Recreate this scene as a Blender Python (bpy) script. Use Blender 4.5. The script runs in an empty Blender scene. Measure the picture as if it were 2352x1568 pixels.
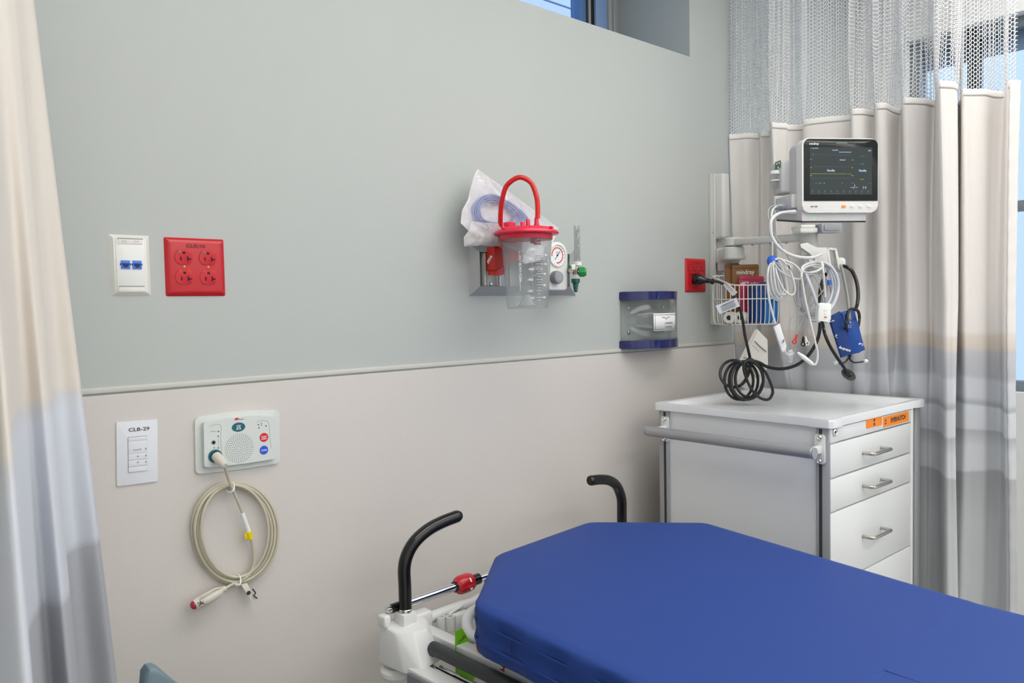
import bpy, bmesh, math, random
from mathutils import Vector, Matrix
random.seed(7)
PI = math.pi
col = bpy.context.scene.collection
# ------------------------------------------------------------------ camera
F = 1773.77; YAW = .718; PIT = -.0441; ROL = -.0193
CAM = Vector((0, -1.5689, 1.365))
_f = Vector((math.sin(YAW)*math.cos(PIT), math.cos(YAW)*math.cos(PIT), math.sin(PIT)))
_r = Vector((math.cos(YAW), -math.sin(YAW), 0)); _u = _r.cross(_f)
_r, _u = _r*math.cos(ROL)+_u*math.sin(ROL), -_r*math.sin(ROL)+_u*math.cos(ROL)
def ray(px, py): return _f+_r*((px-1176)/F)-_u*((py-784)/F)
def at(px, py, ax, v):
    d = ray(px, py); i = 'xyz'.index(ax); return CAM+d*((v-CAM[i])/d[i])
def dp(px, py, d): return CAM+ray(px, py)*d
cd = bpy.data.cameras.new('camera'); cam = bpy.data.objects.new('camera', cd); col.objects.link(cam)
cam.matrix_world = Matrix(((_r.x, _u.x, -_f.x, CAM.x), (_r.y, _u.y, -_f.y, CAM.y), (_r.z, _u.z, -_f.z, CAM.z), (0, 0, 0, 1)))
cd.sensor_width = 36; cd.lens = F/2352*36; cd.clip_start = .02; cd.clip_end = 60
cd.dof.use_dof = True; cd.dof.focus_distance = 1.95; cd.dof.aperture_fstop = 9
bpy.context.scene.camera = cam
# ------------------------------------------------------------------ materials
def lin(c): return tuple(((x/255)/12.92 if x/255 <= .04045 else ((x/255+.055)/1.055)**2.4) for x in c)
def newmat(n):
    m = bpy.data.materials.new(n); m.use_nodes = True; nt = m.node_tree; nt.nodes.clear()
    o = nt.nodes.new('ShaderNodeOutputMaterial'); return m, nt, o
def mat(n, c, rough=.5, metal=0, bump=0, scale=200, var=0, vscale=4, spec=.5, coat=0, sheen=0, stretch=None):
    m, nt, o = newmat(n); b = nt.nodes.new('ShaderNodeBsdfPrincipled'); nt.links.new(b.outputs[0], o.inputs[0])
    b.inputs['Base Color'].default_value = (*lin(c), 1); b.inputs['Roughness'].default_value = rough
    b.inputs['Metallic'].default_value = metal; b.inputs['Specular IOR Level'].default_value = spec
    b.inputs['Coat Weight'].default_value = coat; b.inputs['Sheen Weight'].default_value = sheen
    tc = nt.nodes.new('ShaderNodeTexCoord'); mp = nt.nodes.new('ShaderNodeMapping'); nt.links.new(tc.outputs['Object'], mp.inputs[0])
    if stretch: mp.inputs['Scale'].default_value = stretch
    if var:
        nz = nt.nodes.new('ShaderNodeTexNoise'); nz.inputs['Scale'].default_value = vscale; nz.inputs['Detail'].default_value = 4
        nt.links.new(mp.outputs[0], nz.inputs['Vector'])
        mx = nt.nodes.new('ShaderNodeMix'); mx.data_type = 'RGBA'; L = lin(c)
        mx.inputs[6].default_value = (*[x*(1-var) for x in L], 1); mx.inputs[7].default_value = (*[min(1, x*(1+var)) for x in L], 1)
        nt.links.new(nz.outputs[0], mx.inputs[0]); nt.links.new(mx.outputs[2], b.inputs['Base Color'])
    if bump:
        nz = nt.nodes.new('ShaderNodeTexNoise'); nz.inputs['Scale'].default_value = scale; nz.inputs['Detail'].default_value = 3
        nt.links.new(mp.outputs[0], nz.inputs['Vector'])
        bp = nt.nodes.new('ShaderNodeBump'); bp.inputs['Strength'].default_value = bump; bp.inputs['Distance'].default_value = .001
        nt.links.new(nz.outputs[0], bp.inputs['Height']); nt.links.new(bp.outputs[0], b.inputs['Normal'])
    return m
def emat(n, c, s):
    m, nt, o = newmat(n); e = nt.nodes.new('ShaderNodeEmission'); e.inputs[0].default_value = (*lin(c), 1); e.inputs[1].default_value = s
    nt.links.new(e.outputs[0], o.inputs[0]); return m
def clear(n, tint=(255, 255, 255), white=.05, gloss=1., rough=.03, ior=1.45, wc=(235, 238, 240), bump=0, bscale=60, bdist=.004):
    """thin clear plastic: see-through, a fresnel sheen, a little milky white"""
    m, nt, o = newmat(n); N = nt.nodes.new; K = nt.links.new
    t = N('ShaderNodeBsdfTransparent'); t.inputs[0].default_value = (*lin(tint), 1)
    d = N('ShaderNodeBsdfDiffuse'); d.inputs[0].default_value = (*lin(wc), 1)
    g = N('ShaderNodeBsdfGlossy'); g.inputs['Roughness'].default_value = rough
    m1 = N('ShaderNodeMixShader'); m1.inputs[0].default_value = white; K(t.outputs[0], m1.inputs[1]); K(d.outputs[0], m1.inputs[2])
    fr = N('ShaderNodeLayerWeight'); fr.inputs['Blend'].default_value = .5
    pw = N('ShaderNodeMath'); pw.operation = 'POWER'; pw.inputs[1].default_value = 4; K(fr.outputs['Facing'], pw.inputs[0])
    mm = N('ShaderNodeMath'); mm.operation = 'MULTIPLY_ADD'; mm.inputs[1].default_value = .8*gloss; mm.inputs[2].default_value = .05*gloss; K(pw.outputs[0], mm.inputs[0])
    m2 = N('ShaderNodeMixShader'); K(mm.outputs[0], m2.inputs[0]); K(m1.outputs[0], m2.inputs[1]); K(g.outputs[0], m2.inputs[2])
    if bump:
        tc = N('ShaderNodeTexCoord'); nz = N('ShaderNodeTexNoise'); nz.inputs['Scale'].default_value = bscale; nz.inputs['Detail'].default_value = 2; nz.inputs['Distortion'].default_value = 1.5
        K(tc.outputs['Object'], nz.inputs['Vector']); bp = N('ShaderNodeBump'); bp.inputs['Strength'].default_value = bump; bp.inputs['Distance'].default_value = bdist
        K(nz.outputs[0], bp.inputs['Height']); K(bp.outputs[0], g.inputs['Normal']); K(bp.outputs[0], d.inputs['Normal']); K(bp.outputs[0], fr.inputs['Normal'])
    K(m2.outputs[0], o.inputs[0]); return m
def curtain_mat(n, stops, wav=.05, freq=2.2):
    """printed curtain cloth: colour bands by height with wavy edges"""
    m, nt, o = newmat(n); N = nt.nodes.new; K = nt.links.new
    b = N('ShaderNodeBsdfPrincipled'); b.inputs['Roughness'].default_value = .85; b.inputs['Specular IOR Level'].default_value = .2; b.inputs['Sheen Weight'].default_value = .1
    tl = N('ShaderNodeBsdfTranslucent'); ms = N('ShaderNodeMixShader'); ms.inputs[0].default_value = .12
    tc = N('ShaderNodeTexCoord'); sx = N('ShaderNodeSeparateXYZ'); K(tc.outputs['UV'], sx.inputs[0])
    nz = N('ShaderNodeTexNoise'); nz.inputs['Scale'].default_value = freq; nz.inputs['Detail'].default_value = 1
    cb = N('ShaderNodeCombineXYZ'); K(sx.outputs[0], cb.inputs[0])
    zz = N('ShaderNodeMath'); zz.operation = 'MULTIPLY'; zz.inputs[1].default_value = 1.1; K(sx.outputs[1], zz.inputs[0]); K(zz.outputs[0], cb.inputs[1])
    K(cb.outputs[0], nz.inputs['Vector'])
    s1 = N('ShaderNodeMath'); s1.operation = 'SUBTRACT'; s1.inputs[1].default_value = .5; K(nz.outputs[0], s1.inputs[0])
    s2 = N('ShaderNodeMath'); s2.operation = 'MULTIPLY_ADD'; s2.inputs[1].default_value = wav*2; K(s1.outputs[0], s2.inputs[0]); K(sx.outputs[1], s2.inputs[2])
    # grain that frays the soft band edges
    g = N('ShaderNodeTexNoise'); g.inputs['Scale'].default_value = 260; g.inputs['Detail'].default_value = 2; K(tc.outputs['UV'], g.inputs['Vector'])
    g1 = N('ShaderNodeMath'); g1.operation = 'MULTIPLY_ADD'; g1.inputs[1].default_value = .012; K(g.outputs[0], g1.inputs[0]); K(s2.outputs[0], g1.inputs[2])
    mr = N('ShaderNodeMapRange'); mr.inputs[1].default_value = 0; mr.inputs[2].default_value = 2; K(g1.outputs[0], mr.inputs[0])
    cr = N('ShaderNodeValToRGB'); K(mr.outputs[0], cr.inputs[0]); e = cr.color_ramp.elements
    for i, (z, c) in enumerate(stops):
        if i < 2: q = e[i]; q.position = z/2
        else: q = e.new(z/2)
        q.color = (*lin(c), 1)
    wv = N('ShaderNodeTexNoise'); wv.inputs['Scale'].default_value = 900; K(tc.outputs['UV'], wv.inputs['Vector'])
    bp = N('ShaderNodeBump'); bp.inputs['Strength'].default_value = .15; bp.inputs['Distance'].default_value = .0006; K(wv.outputs[0], bp.inputs['Height'])
    K(bp.outputs[0], b.inputs['Normal']); K(cr.outputs[0], b.inputs['Base Color']); K(cr.outputs[0], tl.inputs[0])
    K(b.outputs[0], ms.inputs[1]); K(tl.outputs[0], ms.inputs[2]); K(ms.outputs[0], o.inputs[0]); return m
M = dict(
 wall=mat('paint_sage', (184, 189, 186), .6, bump=.25, scale=700, var=.02, vscale=3),
 reveal=mat('paint_reveal', (160, 174, 177), .6, bump=.2, scale=700),
 panel=mat('wall_protection', (212, 207, 202), .42, bump=.35, scale=500, var=.015, vscale=3),
 cap=mat('wall_cap', (203, 202, 196), .45), dark=mat('dark_gap', (40, 40, 38), .8),
 floor=mat('vinyl_floor', (200, 198, 192), .35, var=.08, vscale=9), ceil=mat('ceiling_tile', (236, 237, 236), .8, bump=.4, scale=300),
 white=mat('white_plastic', (232, 233, 230), .35), warmw=mat('warm_white_plastic', (222, 222, 215), .38),
 coolw=mat('cool_white_plastic', (226, 229, 235), .4), shellw=mat('shell_plastic', (216, 221, 218), .38), greyp=mat('grey_plastic', (150, 156, 166), .4),
 bluep=mat('blue_jack', (62, 122, 224), .4), deepb=mat('deep_blue', (16, 40, 120), .4),
 red=mat('red_plastic', (192, 20, 34), .28, spec=.6), redlite=mat('red_face', (204, 32, 48), .32), black=mat('black_plastic', (22, 22, 22), .35),
 slot=mat('slot_black', (14, 8, 8), .7), gold=mat('brass_screw', (190, 140, 80), .3, 1), ink=mat('ink', (52, 52, 54), .6), inklite=mat('ink_grey', (150, 150, 152), .6),
 green=mat('green_plastic', (24, 150, 62), .35), dgreen=mat('dark_green', (10, 92, 74), .4), greydot=mat('grey_green_dot', (96, 116, 98), .5),
 teal=mat('teal_button', (22, 98, 110), .4), staff=mat('staff_red', (216, 34, 52), .4), code=mat('code_blue', (40, 92, 214), .4), wink=mat('white_ink', (240, 240, 240), .5),
 cable=mat('beige_cable', (196, 190, 170), .42), cablew=mat('cream_plastic', (216, 210, 198), .42), tie=mat('tie_white', (240, 242, 244), .3), yellow=mat('yellow_band', (240, 214, 20), .4),
 alu=mat('textured_aluminium', (186, 187, 188), .45, .25, bump=.8, scale=900, var=.12, vscale=500), alus=mat('satin_aluminium', (176, 178, 182), .4, .3), chrome=mat('chrome', (225, 225, 228), .12, 1), nickel=mat('brushed_nickel', (186, 182, 174), .3, 1),
 canlid=mat('pink_red_lid', (222, 40, 70), .35), tube=mat('red_tube', (214, 16, 20), .22, coat=.3), bracket=mat('bracket_red', (196, 40, 30), .35), rust=mat('orange_ring', (226, 96, 40), .5),
 dial=mat('dial_white', (236, 238, 240), .3), knobg=mat('knob_grey', (150, 151, 152), .4), nvy=mat('navy_ring', (20, 28, 96), .12, coat=.6),
 mount=mat('mount_white', (214, 215, 210), .42), basket=mat('basket_wire', (232, 230, 224), .35),
 brown=mat('brown_pack', (128, 82, 28), .45), crim=mat('crimson_pack', (176, 26, 70), .4), bluepk=mat('blue_pack', (10, 66, 140), .4), sky=mat('light_blue_pack', (12, 122, 200), .4), ndark=mat('navy_pack', (8, 30, 92), .4),
 paper=mat('paper', (230, 228, 222), .8), tag=mat('tag_grey', (206, 212, 220), .6), core=mat('roll_core', (48, 44, 42), .7), orange=mat('orange_label', (250, 142, 36), .5),
 monw=mat('monitor_white', (232, 231, 230), .35), mong=mat('monitor_side', (198, 198, 201), .4), glass=mat('screen_glass', (26, 31, 32), .12, spec=.4), strip=mat('base_strip', (52, 56, 56), .5), btno=mat('orange_button', (250, 160, 50), .4),
 wcab=mat('white_cable', (212, 213, 213), .35), gcab=mat('grey_cable', (172, 174, 177), .35), hose=mat('clear_hose', (192, 197, 204), .3), ghose=mat('grey_hose', (140, 140, 136), .4), blkc=mat('black_cable', (30, 32, 32), .42), blueband=mat('blue_band', (44, 100, 214), .45),
 cuff=mat('cuff_blue', (10, 72, 156), .5, bump=.3, scale=500, sheen=.1), cuffd=mat('cuff_dark', (8, 54, 122), .55, bump=.3, scale=500), leadr=mat('lead_red', (204, 44, 40), .4), bell=mat('chestpiece', (62, 58, 56), .45),
 cartw=mat('cart_white', (236, 238, 240), .33), cartf=mat('cart_front', (226, 228, 228), .3), tray=mat('tray_white', (232, 234, 237), .16, spec=.6), post=mat('post_alu', (172, 174, 178), .45, .2), bar=mat('bar_alu', (172, 173, 176), .38, .55), gap=mat('gap_dark', (62, 62, 62), .7),
 bedw=mat('bed_white', (228, 229, 229), .35), bedg=mat('bed_grey', (112, 118, 124), .45), rubber=mat('rubber_black', (18, 19, 20), .22, spec=.5), railb=mat('rail_black', (52, 56, 58), .42),
 mattress=mat('mattress_blue', (36, 66, 138), .55, bump=.25, scale=900, var=.03, vscale=3, spec=.3), lime=mat('lime_tag', (126, 208, 14), .5), redcab=mat('red_cable', (170, 30, 44), .4),
 chair=mat('chair_vinyl', (112, 132, 142), .5, bump=.2, scale=300), steel=mat('steel_leg', (150, 150, 152), .3, 1), net=mat('net_white', (252, 252, 252), .7), hem=mat('hem_tape', (246, 243, 238), .8),
 sblue=mat('blue_anodised', (86, 128, 182), .4), spale=mat('frame_pale_blue', (138, 168, 216), .45), sgrey=mat('frame_grey', (168, 168, 168), .5), siding=mat('siding_white', (205, 216, 228), .6), groove=mat('groove_blue', (120, 142, 190), .7), wframe=mat('window_frame_grey', (128, 138, 146), .5), dframe=mat('dark_frame', (40, 48, 54), .5),
 shade=mat('pale_blind', (186, 194, 200), .7),
 can=clear('canister_clear', (247, 249, 249), .10, .55, .08, 1.4), film=clear('pouch_film', (250, 250, 252), .10, 1.0, .16, 1.45, (240, 241, 243), bump=.7, bscale=14, bdist=.010), pback=mat('pouch_paper', (232, 233, 235), .6, bump=.3, scale=60), film2=clear('pouch_film_thin', (246, 246, 247), .3, 1.0, .12, 1.5, (240, 238, 238), bump=.6, bscale=18, bdist=.010),
 acryl=clear('acrylic', (248, 250, 249), .02, .8, .12, 1.5), wglass=clear('window_glass', (232, 240, 250), 0, .7, .0, 1.45), coil=clear('blue_tubing', (215, 222, 246), .5, .6, .1, 1.4, (196, 207, 240)), gtube=clear('flow_tube', (240, 242, 242), .1, 1, .03, 1.45),
 lamp=emat('lamp_diffuser', (255, 252, 247), 5), scr=emat('display', (74, 79, 80), .9), sw=emat('display_white', (190, 214, 250), 1.), sgn=emat('display_green', (40, 200, 50), .9), scy=emat('display_cyan', (60, 190, 200), .9), sy=emat('display_yellow', (200, 200, 40), .9), sgy=emat('display_grey', (130, 150, 150), .7), led=emat('led_green', (110, 250, 120), 1.2),
)
CREAM = (244, 240, 236)
M['cloth'] = curtain_mat('curtain_print', [(.0, (196, 199, 202)), (.72, (200, 203, 206)), (.86, (186, 188, 191)), (.862, (216, 219, 222)), (.93, (216, 219, 223)), (.98, (186, 189, 192)), (.983, (218, 221, 225)), (1.055, (222, 225, 229)), (1.058, (184, 188, 192)), (1.075, (190, 193, 197)), (1.08, (216, 219, 224)), (1.145, (218, 221, 226)), (1.15, (198, 201, 207)), (1.222, (208, 208, 212)), (1.23, (228, 219, 208)), (1.27, (234, 226, 216)), (1.275, CREAM), (2., CREAM)], .035)
M['cloth2'] = curtain_mat('curtain_print_left', [(.0, (150, 153, 158)), (.90, (168, 170, 176)), (1.02, (176, 178, 184)), (1.025, (206, 210, 218)), (1.24, (216, 220, 228)), (1.262, (214, 214, 216)), (1.27, (226, 219, 210)), (2., (228, 222, 213))], .03, 1.6)
# ------------------------------------------------------------------ builder
class MB:
    def __init__(s): s.bm = bmesh.new(); s.sm = True
    def add(s, vs, fs):
        b = [s.bm.verts.new(v) for v in vs]; out = []
        for f in fs:
            try: out.append(s.bm.faces.new([b[i] for i in f]))
            except ValueError: pass
        return b, out
    def box(s, c, d, bev=0, rot=None, seg=2):
        c = Vector(c); h = Vector(d)/2; R = rot or Matrix.Identity(3)
        vs = [c+R@Vector((x*h.x, y*h.y, z*h.z)) for x in (-1, 1) for y in (-1, 1) for z in (-1, 1)]
        b, f = s.add(vs, [(0, 1, 3, 2), (4, 6, 7, 5), (0, 4, 5, 1), (2, 3, 7, 6), (0, 2, 6, 4), (1, 5, 7, 3)])
        if bev: s.bev(f, bev, seg)
        return s
    def bev(s, f, w, seg=2):
        es = list({e for x in f for e in x.edges}); bmesh.ops.bevel(s.bm, geom=es, offset=w, segments=seg, profile=.5, affect='EDGES', clamp_overlap=True)
    def prism(s, pts, vec, bev=0, seg=2):
        """closed outline (3-D points) pushed along vec"""
        vec = Vector(vec); n = len(pts); P = [Vector(p) for p in pts]
        fs = [tuple(range(n))[::-1], tuple(range(n, 2*n))]+[(i, (i+1) % n, (i+1) % n+n, i+n) for i in range(n)]
        b, f = s.add(P+[p+vec for p in P], fs)
        if bev:
            es = list({e for x in f[:2] for e in x.edges}); bmesh.ops.bevel(s.bm, geom=es, offset=bev, segments=seg, profile=.5, affect='EDGES', clamp_overlap=True)
        return s
    def tube(s, pts, r, n=10, closed=False, smooth=6, caps=True):
        P = [Vector(p) for p in pts]
        rs = list(r) if isinstance(r, (list, tuple)) else [r]*len(P)
        if smooth and len(P) > 2: P, rs = crom(P, rs, smooth, closed)
        m = len(P); rings = []; up = None
        for i, p in enumerate(P):
            if closed: t = P[(i+1) % m]-P[i-1]
            else: t = P[min(i+1, m-1)]-P[max(i-1, 0)]
            if t.length < 1e-9: t = Vector((0, 0, 1))
            t.normalize()
            if up is None:
                up = Vector((0, 0, 1)) if abs(t.z) < .9 else Vector((1, 0, 0))
            a = up-t*up.dot(t)
            if a.length < 1e-6: a = t.orthogonal()
            a.normalize(); up = a; b = t.cross(a)
            rings.append([s.bm.verts.new(p+(a*math.cos(k*2*PI/n)+b*math.sin(k*2*PI/n))*rs[i]) for k in range(n)])
        for i in range(m if closed else m-1):
            A, B = rings[i], rings[(i+1) % m]
            for k in range(n):
                try: s.bm.faces.new((A[k], A[(k+1) % n], B[(k+1) % n], B[k]))
                except ValueError: pass
        if caps and not closed: s.bm.faces.new(rings[0][::-1]); s.bm.faces.new(rings[-1])
        return s
    def lathe(s, prof, c=(0, 0, 0), ax=(0, 0, 1), n=32, caps=True):
        """prof: (radius, distance along axis) pairs"""
        ax = Vector(ax).normalized(); a = ax.orthogonal().normalized(); b = ax.cross(a); c = Vector(c); R = []
        for (r, h) in prof: R.append([s.bm.verts.new(c+ax*h+(a*math.cos(k*2*PI/n)+b*math.sin(k*2*PI/n))*max(r, 1e-5)) for k in range(n)])
        for A, B in zip(R, R[1:]):
            for k in range(n): s.bm.faces.new((A[k], A[(k+1) % n], B[(k+1) % n], B[k]))
        if caps: s.bm.faces.new(R[0][::-1]); s.bm.faces.new(R[-1])
        return s
    def cyl(s, a, b, r, n=24): 
        a = Vector(a); b = Vector(b); L = (b-a).length; e = min(r, L)*.12
        return s.lathe([(r-e, 0), (r, e), (r, L-e), (r-e, L)], a, b-a, n)
    def ball(s, c, r, n=12):
        k = len(s.bm.verts); bmesh.ops.create_uvsphere(s.bm, u_segments=n*2, v_segments=n, radius=1, matrix=Matrix.Translation(Vector(c)) @ Matrix.Diagonal((*((r, r, r) if not isinstance(r, tuple) else r), 1))); return s
    def sheet(s, f, nu, nv, uv=None):
        g = [[s.bm.verts.new(f(i/nu, j/nv)) for j in range(nv+1)] for i in range(nu+1)]
        L = s.bm.loops.layers.uv.verify() if uv else None
        for i in range(nu):
            for j in range(nv):
                fc = s.bm.faces.new((g[i][j], g[i+1][j], g[i+1][j+1], g[i][j+1]))
                if uv:
                    for lp, (a, b) in zip(fc.loops, ((i, j), (i+1, j), (i+1, j+1), (i, j+1))): lp[L].uv = uv(a/nu, b/nv)
        return s
    def xf(s, mtx): bmesh.ops.transform(s.bm, matrix=mtx, verts=s.bm.verts); return s
    def build(s, name, m, parent=None, world=False, flat=False, ang=35, solid=0):
        if parent is not None and world:
            s.xf(wm(parent).inverted())
        bmesh.ops.recalc_face_normals(s.bm, faces=s.bm.faces)
        me = bpy.data.meshes.new(name); s.bm.to_mesh(me); s.bm.free()
        me.materials.append(M[m] if isinstance(m, str) else m)
        o = bpy.data.objects.new(name, me); col.objects.link(o)
        if parent is not None: o.parent = parent
        if not flat:
            me.polygons.foreach_set('use_smooth', [True]*len(me.polygons))
            try: me.set_sharp_from_angle(angle=math.radians(ang))
            except Exception: pass
        if solid: q = o.modifiers.new('thickness', 'SOLIDIFY'); q.thickness = solid; q.offset = 0
        return o
def wm(o):
    m = o.matrix_basis.copy(); p = o.parent
    while p is not None: m = p.matrix_basis @ m; p = p.parent
    return m
def crom(P, R, k, closed):
    n = len(P); oP = []; oR = []
    g = (lambda i: P[i % n]) if closed else (lambda i: P[min(max(i, 0), n-1)])
    for i in range(n if closed else n-1):
        a, b, c, d = g(i-1), g(i), g(i+1), g(i+2)
        if not closed and i == 0: a = b*2-c
        if not closed and i == n-2: d = c*2-b
        for j in range(k):
            t = j/k
            oP.append(.5*((2*b)+(c-a)*t+(2*a-5*b+4*c-d)*t*t+(3*b-a-3*c+d)*t**3)); oR.append(R[i]*(1-t)+R[(i+1) % n]*t)
    if not closed: oP.append(P[-1]); oR.append(R[-1])
    return oP, oR
def tag(o, label, cat, group=None, kind=None):
    if label: o['label'] = label
    if cat: o['category'] = cat
    if group: o['group'] = group
    if kind: o['kind'] = kind
    return o
def thing(name, label, cat, loc, rz=0, group=None, ry=0):
    o = bpy.data.objects.new(name, None); col.objects.link(o); o.empty_display_size = .05
    o.location = loc; o.rotation_euler = (0, ry, rz); return tag(o, label, cat, group)
def struct(o): o['kind'] = 'structure'; return o
def text(parent, name, s, loc, size, m, rot=(PI/2, 0, 0), align='CENTER', squash=1, bold=0):
    """flat lettering lying in the local XZ plane, facing -Y"""
    cu = bpy.data.curves.new('t', 'FONT'); cu.body = s; cu.size = size; cu.align_x = align; cu.align_y = 'CENTER'; cu.extrude = .00008; cu.offset = bold; cu.resolution_u = 3
    o = bpy.data.objects.new('t', cu); col.objects.link(o); o.scale = (squash, 1, 1)
    dg = bpy.context.evaluated_depsgraph_get(); me = bpy.data.meshes.new_from_object(o.evaluated_get(dg)); col.objects.unlink(o); bpy.data.objects.remove(o)
    from mathutils import Euler
    me.transform(Matrix.Translation(loc) @ Euler(rot).to_matrix().to_4x4() @ Matrix.Diagonal((squash, 1, 1, 1)))
    me.materials.clear(); me.materials.append(M[m]); me.name = name
    q = bpy.data.objects.new(name, me); col.objects.link(q); q.parent = parent; return q
def join(objs, name):
    """several lettering meshes into one part"""
    bm = bmesh.new(); p = objs[0].parent; m = objs[0].data.materials[0]
    for o in objs: bm.from_mesh(o.data); bpy.data.objects.remove(o)
    me = bpy.data.meshes.new(name); bm.to_mesh(me); bm.free(); me.materials.append(m)
    q = bpy.data.objects.new(name, me); col.objects.link(q); q.parent = p; return q
def rrect(w, h, r, y=0, n=5, cx=0, cz=0):
    o = []
    for (sx, sz, a0) in ((1, 1, 0), (-1, 1, PI/2), (-1, -1, PI), (1, -1, 3*PI/2)):
        for k in range(n+1):
            a = a0+k*PI/2/n; o.append((cx+sx*(w/2-r)+r*math.cos(a), y, cz+sz*(h/2-r)+r*math.sin(a)))
    return o
def ell(rx, rz, y, cx=0, cz=0, n=32): return [(cx+rx*math.cos(2*PI*k/n), y, cz+rz*math.sin(2*PI*k/n)) for k in range(n)]
def rotz(a): return Matrix.Rotation(a, 3, 'Z')
# ------------------------------------------------------------------ the room
H = 2.72; XR = 3.4; XL = -1.7; YF = -4.6; GZ = 1.2201; WX0, WX1, WZ0, WZ1 = .35, 2.183, 2.189, 2.60; WD = .36
b = MB()
for (x0, x1, z0, z1) in ((XL, WX0, GZ, H), (WX1, XR, GZ, H), (WX0, WX1, GZ, WZ0), (WX0, WX1, WZ1, H), (XL, XR, 0, GZ)):
    b.box(((x0+x1)/2, WD/2, (z0+z1)/2), (x1-x0, WD, z1-z0))
struct(b.build('wall_back', 'wall', flat=True))
b = MB().box(((XL+XR)/2, -.0008, GZ/2-.001), (XR-XL, .0045, GZ-.003), .0012); struct(b.build('wall_lower', 'panel', flat=True))
b = MB().box(((XL+XR)/2, -.0025, GZ+.0068), (XR-XL, .006, .0112), .002); struct(b.build('trim_1', 'cap'))
b = MB().box(((XL+XR)/2, -.006, .05), (XR-XL, .012, .1), .004); struct(b.build('baseboard_back', 'greyp'))
struct(MB().box(((XL+XR)/2, YF/2, -.03), (XR-XL+.4, -YF+.6, .06)).build('floor', 'floor', flat=True))
struct(MB().box(((XL+XR)/2, YF/2, H+.03), (XR-XL+.4, -YF+.6, .06)).build('ceiling', 'ceil', flat=True))
struct(MB().box((XL-.05, YF/2, H/2), (.1, -YF, H)).build('wall_left', 'ceil', flat=True))
struct(MB().box(((XL+XR)/2, YF-.05, H/2), (XR-XL, .1, H)).build('wall_front', 'ceil', flat=True))
# right wall with its window
b = MB(); RY0, RY1, RZ0, RZ1 = -.20, -3.2, 1.0, 2.44
for (y0, y1, z0, z1) in ((0, RY0, 0, H), (RY1, YF, 0, H), (RY0, RY1, 0, RZ0), (RY0, RY1, RZ1, H)):
    b.box((XR+.08, (y0+y1)/2, (z0+z1)/2), (.16, abs(y1-y0), z1-z0))
struct(b.build('wall_right', 'ceil', flat=True))
w = struct(thing('window_2', None, None, (XR+.08, (RY0+RY1)/2, RZ0)))
b = MB()
for y in (RY0-.02, -1.35, -2.3, RY1+.02): b.box((XR+.08, y, (RZ0+RZ1)/2), (.06, .045, RZ1-RZ0), .003)
for z in (RZ0+.02, 1.72, RZ1-.02): b.box((XR+.08, (RY0+RY1)/2, z), (.05, RY0-RY1, .04), .003)
b.build('window_frame', 'wframe', w, world=True); MB().box((XR+.08, -.44, (RZ0+RZ1)/2), (.06, .04, RZ1-RZ0), .003).build('dark_mullion', 'dframe', w, world=True)
MB().box((XR+.085, (RY0+RY1)/2, (RZ0+RZ1)/2), (.006, RY0-RY1-.04, RZ1-RZ0-.04)).build('window_pane', 'wglass', w, world=True, flat=True)
MB().box((XR+.13, (RY0+RY1)/2, 2.395), (.004, RY0-RY1-.05, .13)).build('pale_blind', 'shade', w, world=True, flat=True)
# high window in the back wall
w = struct(thing('window_1', None, None, ((WX0+WX1)/2, .3, WZ0)))
fy = .308
X = lambda px, y: at(px, 60, 'y', y).x
def fr(n, p0, p1, y0, y1, m):
    x0, x1 = X(p0, y0), X(p1, y0); MB().box(((x0+x1)/2, (y0+y1)/2, (WZ0+WZ1)/2), (x1-x0, y1-y0, WZ1-WZ0), .001).build(n, m, w, world=True)
x1 = WX1; x0 = X(1399, fy)
MB().box(((x0+x1)/2, fy+.02, (WZ0+WZ1)/2), (x1-x0, .04, WZ1-WZ0), .002).box(((x0+x1)/2-.004, fy-.003, (WZ0+WZ1)/2), (.012, .012, WZ1-WZ0), .002).build('frame_post', 'sgrey', w, world=True)
fr('pale_blue_mullion', 1369, 1399, fy+.01, fy+.05, 'spale'); fr('gasket', 1357, 1370, fy+.018, fy+.05, 'slot'); fr('grey_bead', 1353, 1358, fy+.012, fy+.05, 'sgrey'); fr('dark_bead', 1345, 1354, fy+.016, fy+.05, 'dframe'); fr('blue_mullion', 1332, 1346, fy+.006, fy+.05, 'sblue')
b = MB()
for z in (WZ0+.012, WZ1-.02): b.box(((WX0+X(1332, fy))/2, fy+.03, z), (X(1332, fy)-WX0, .04, .022 if z < 2.3 else .04), .002)
b.box((WX0+.02, fy+.03, (WZ0+WZ1)/2), (.04, .04, WZ1-WZ0), .002); b.build('sash', 'sblue', w, world=True)
MB().box(((WX0+X(1340, fy))/2, fy+.035, (WZ0+WZ1)/2), (X(1340, fy)-WX0-.03, .006, WZ1-WZ0-.03)).build('window_pane', 'wglass', w, world=True, flat=True)
# lapped white siding of the building opposite, seen through the high window
b = MB(); SY = 1.7
for k in range(16):
    z = 2.0+k*.19; b.prism([(-1, SY, z), (-1, SY, z+.178), (-1, SY+.03, z+.178), (-1, SY+.03, z)], (7, 0, 0))
s = struct(b.build('wall_exterior', 'siding', flat=True))
b = MB()
for k in range(16): b.box((2.5, SY+.025, 2.0+k*.19+.184), (7, .02, .016))
b.box((2.5, SY+.05, 3.4), (7, .02, 3)); b.build('siding_joint', 'groove', s, world=True, flat=True)
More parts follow.
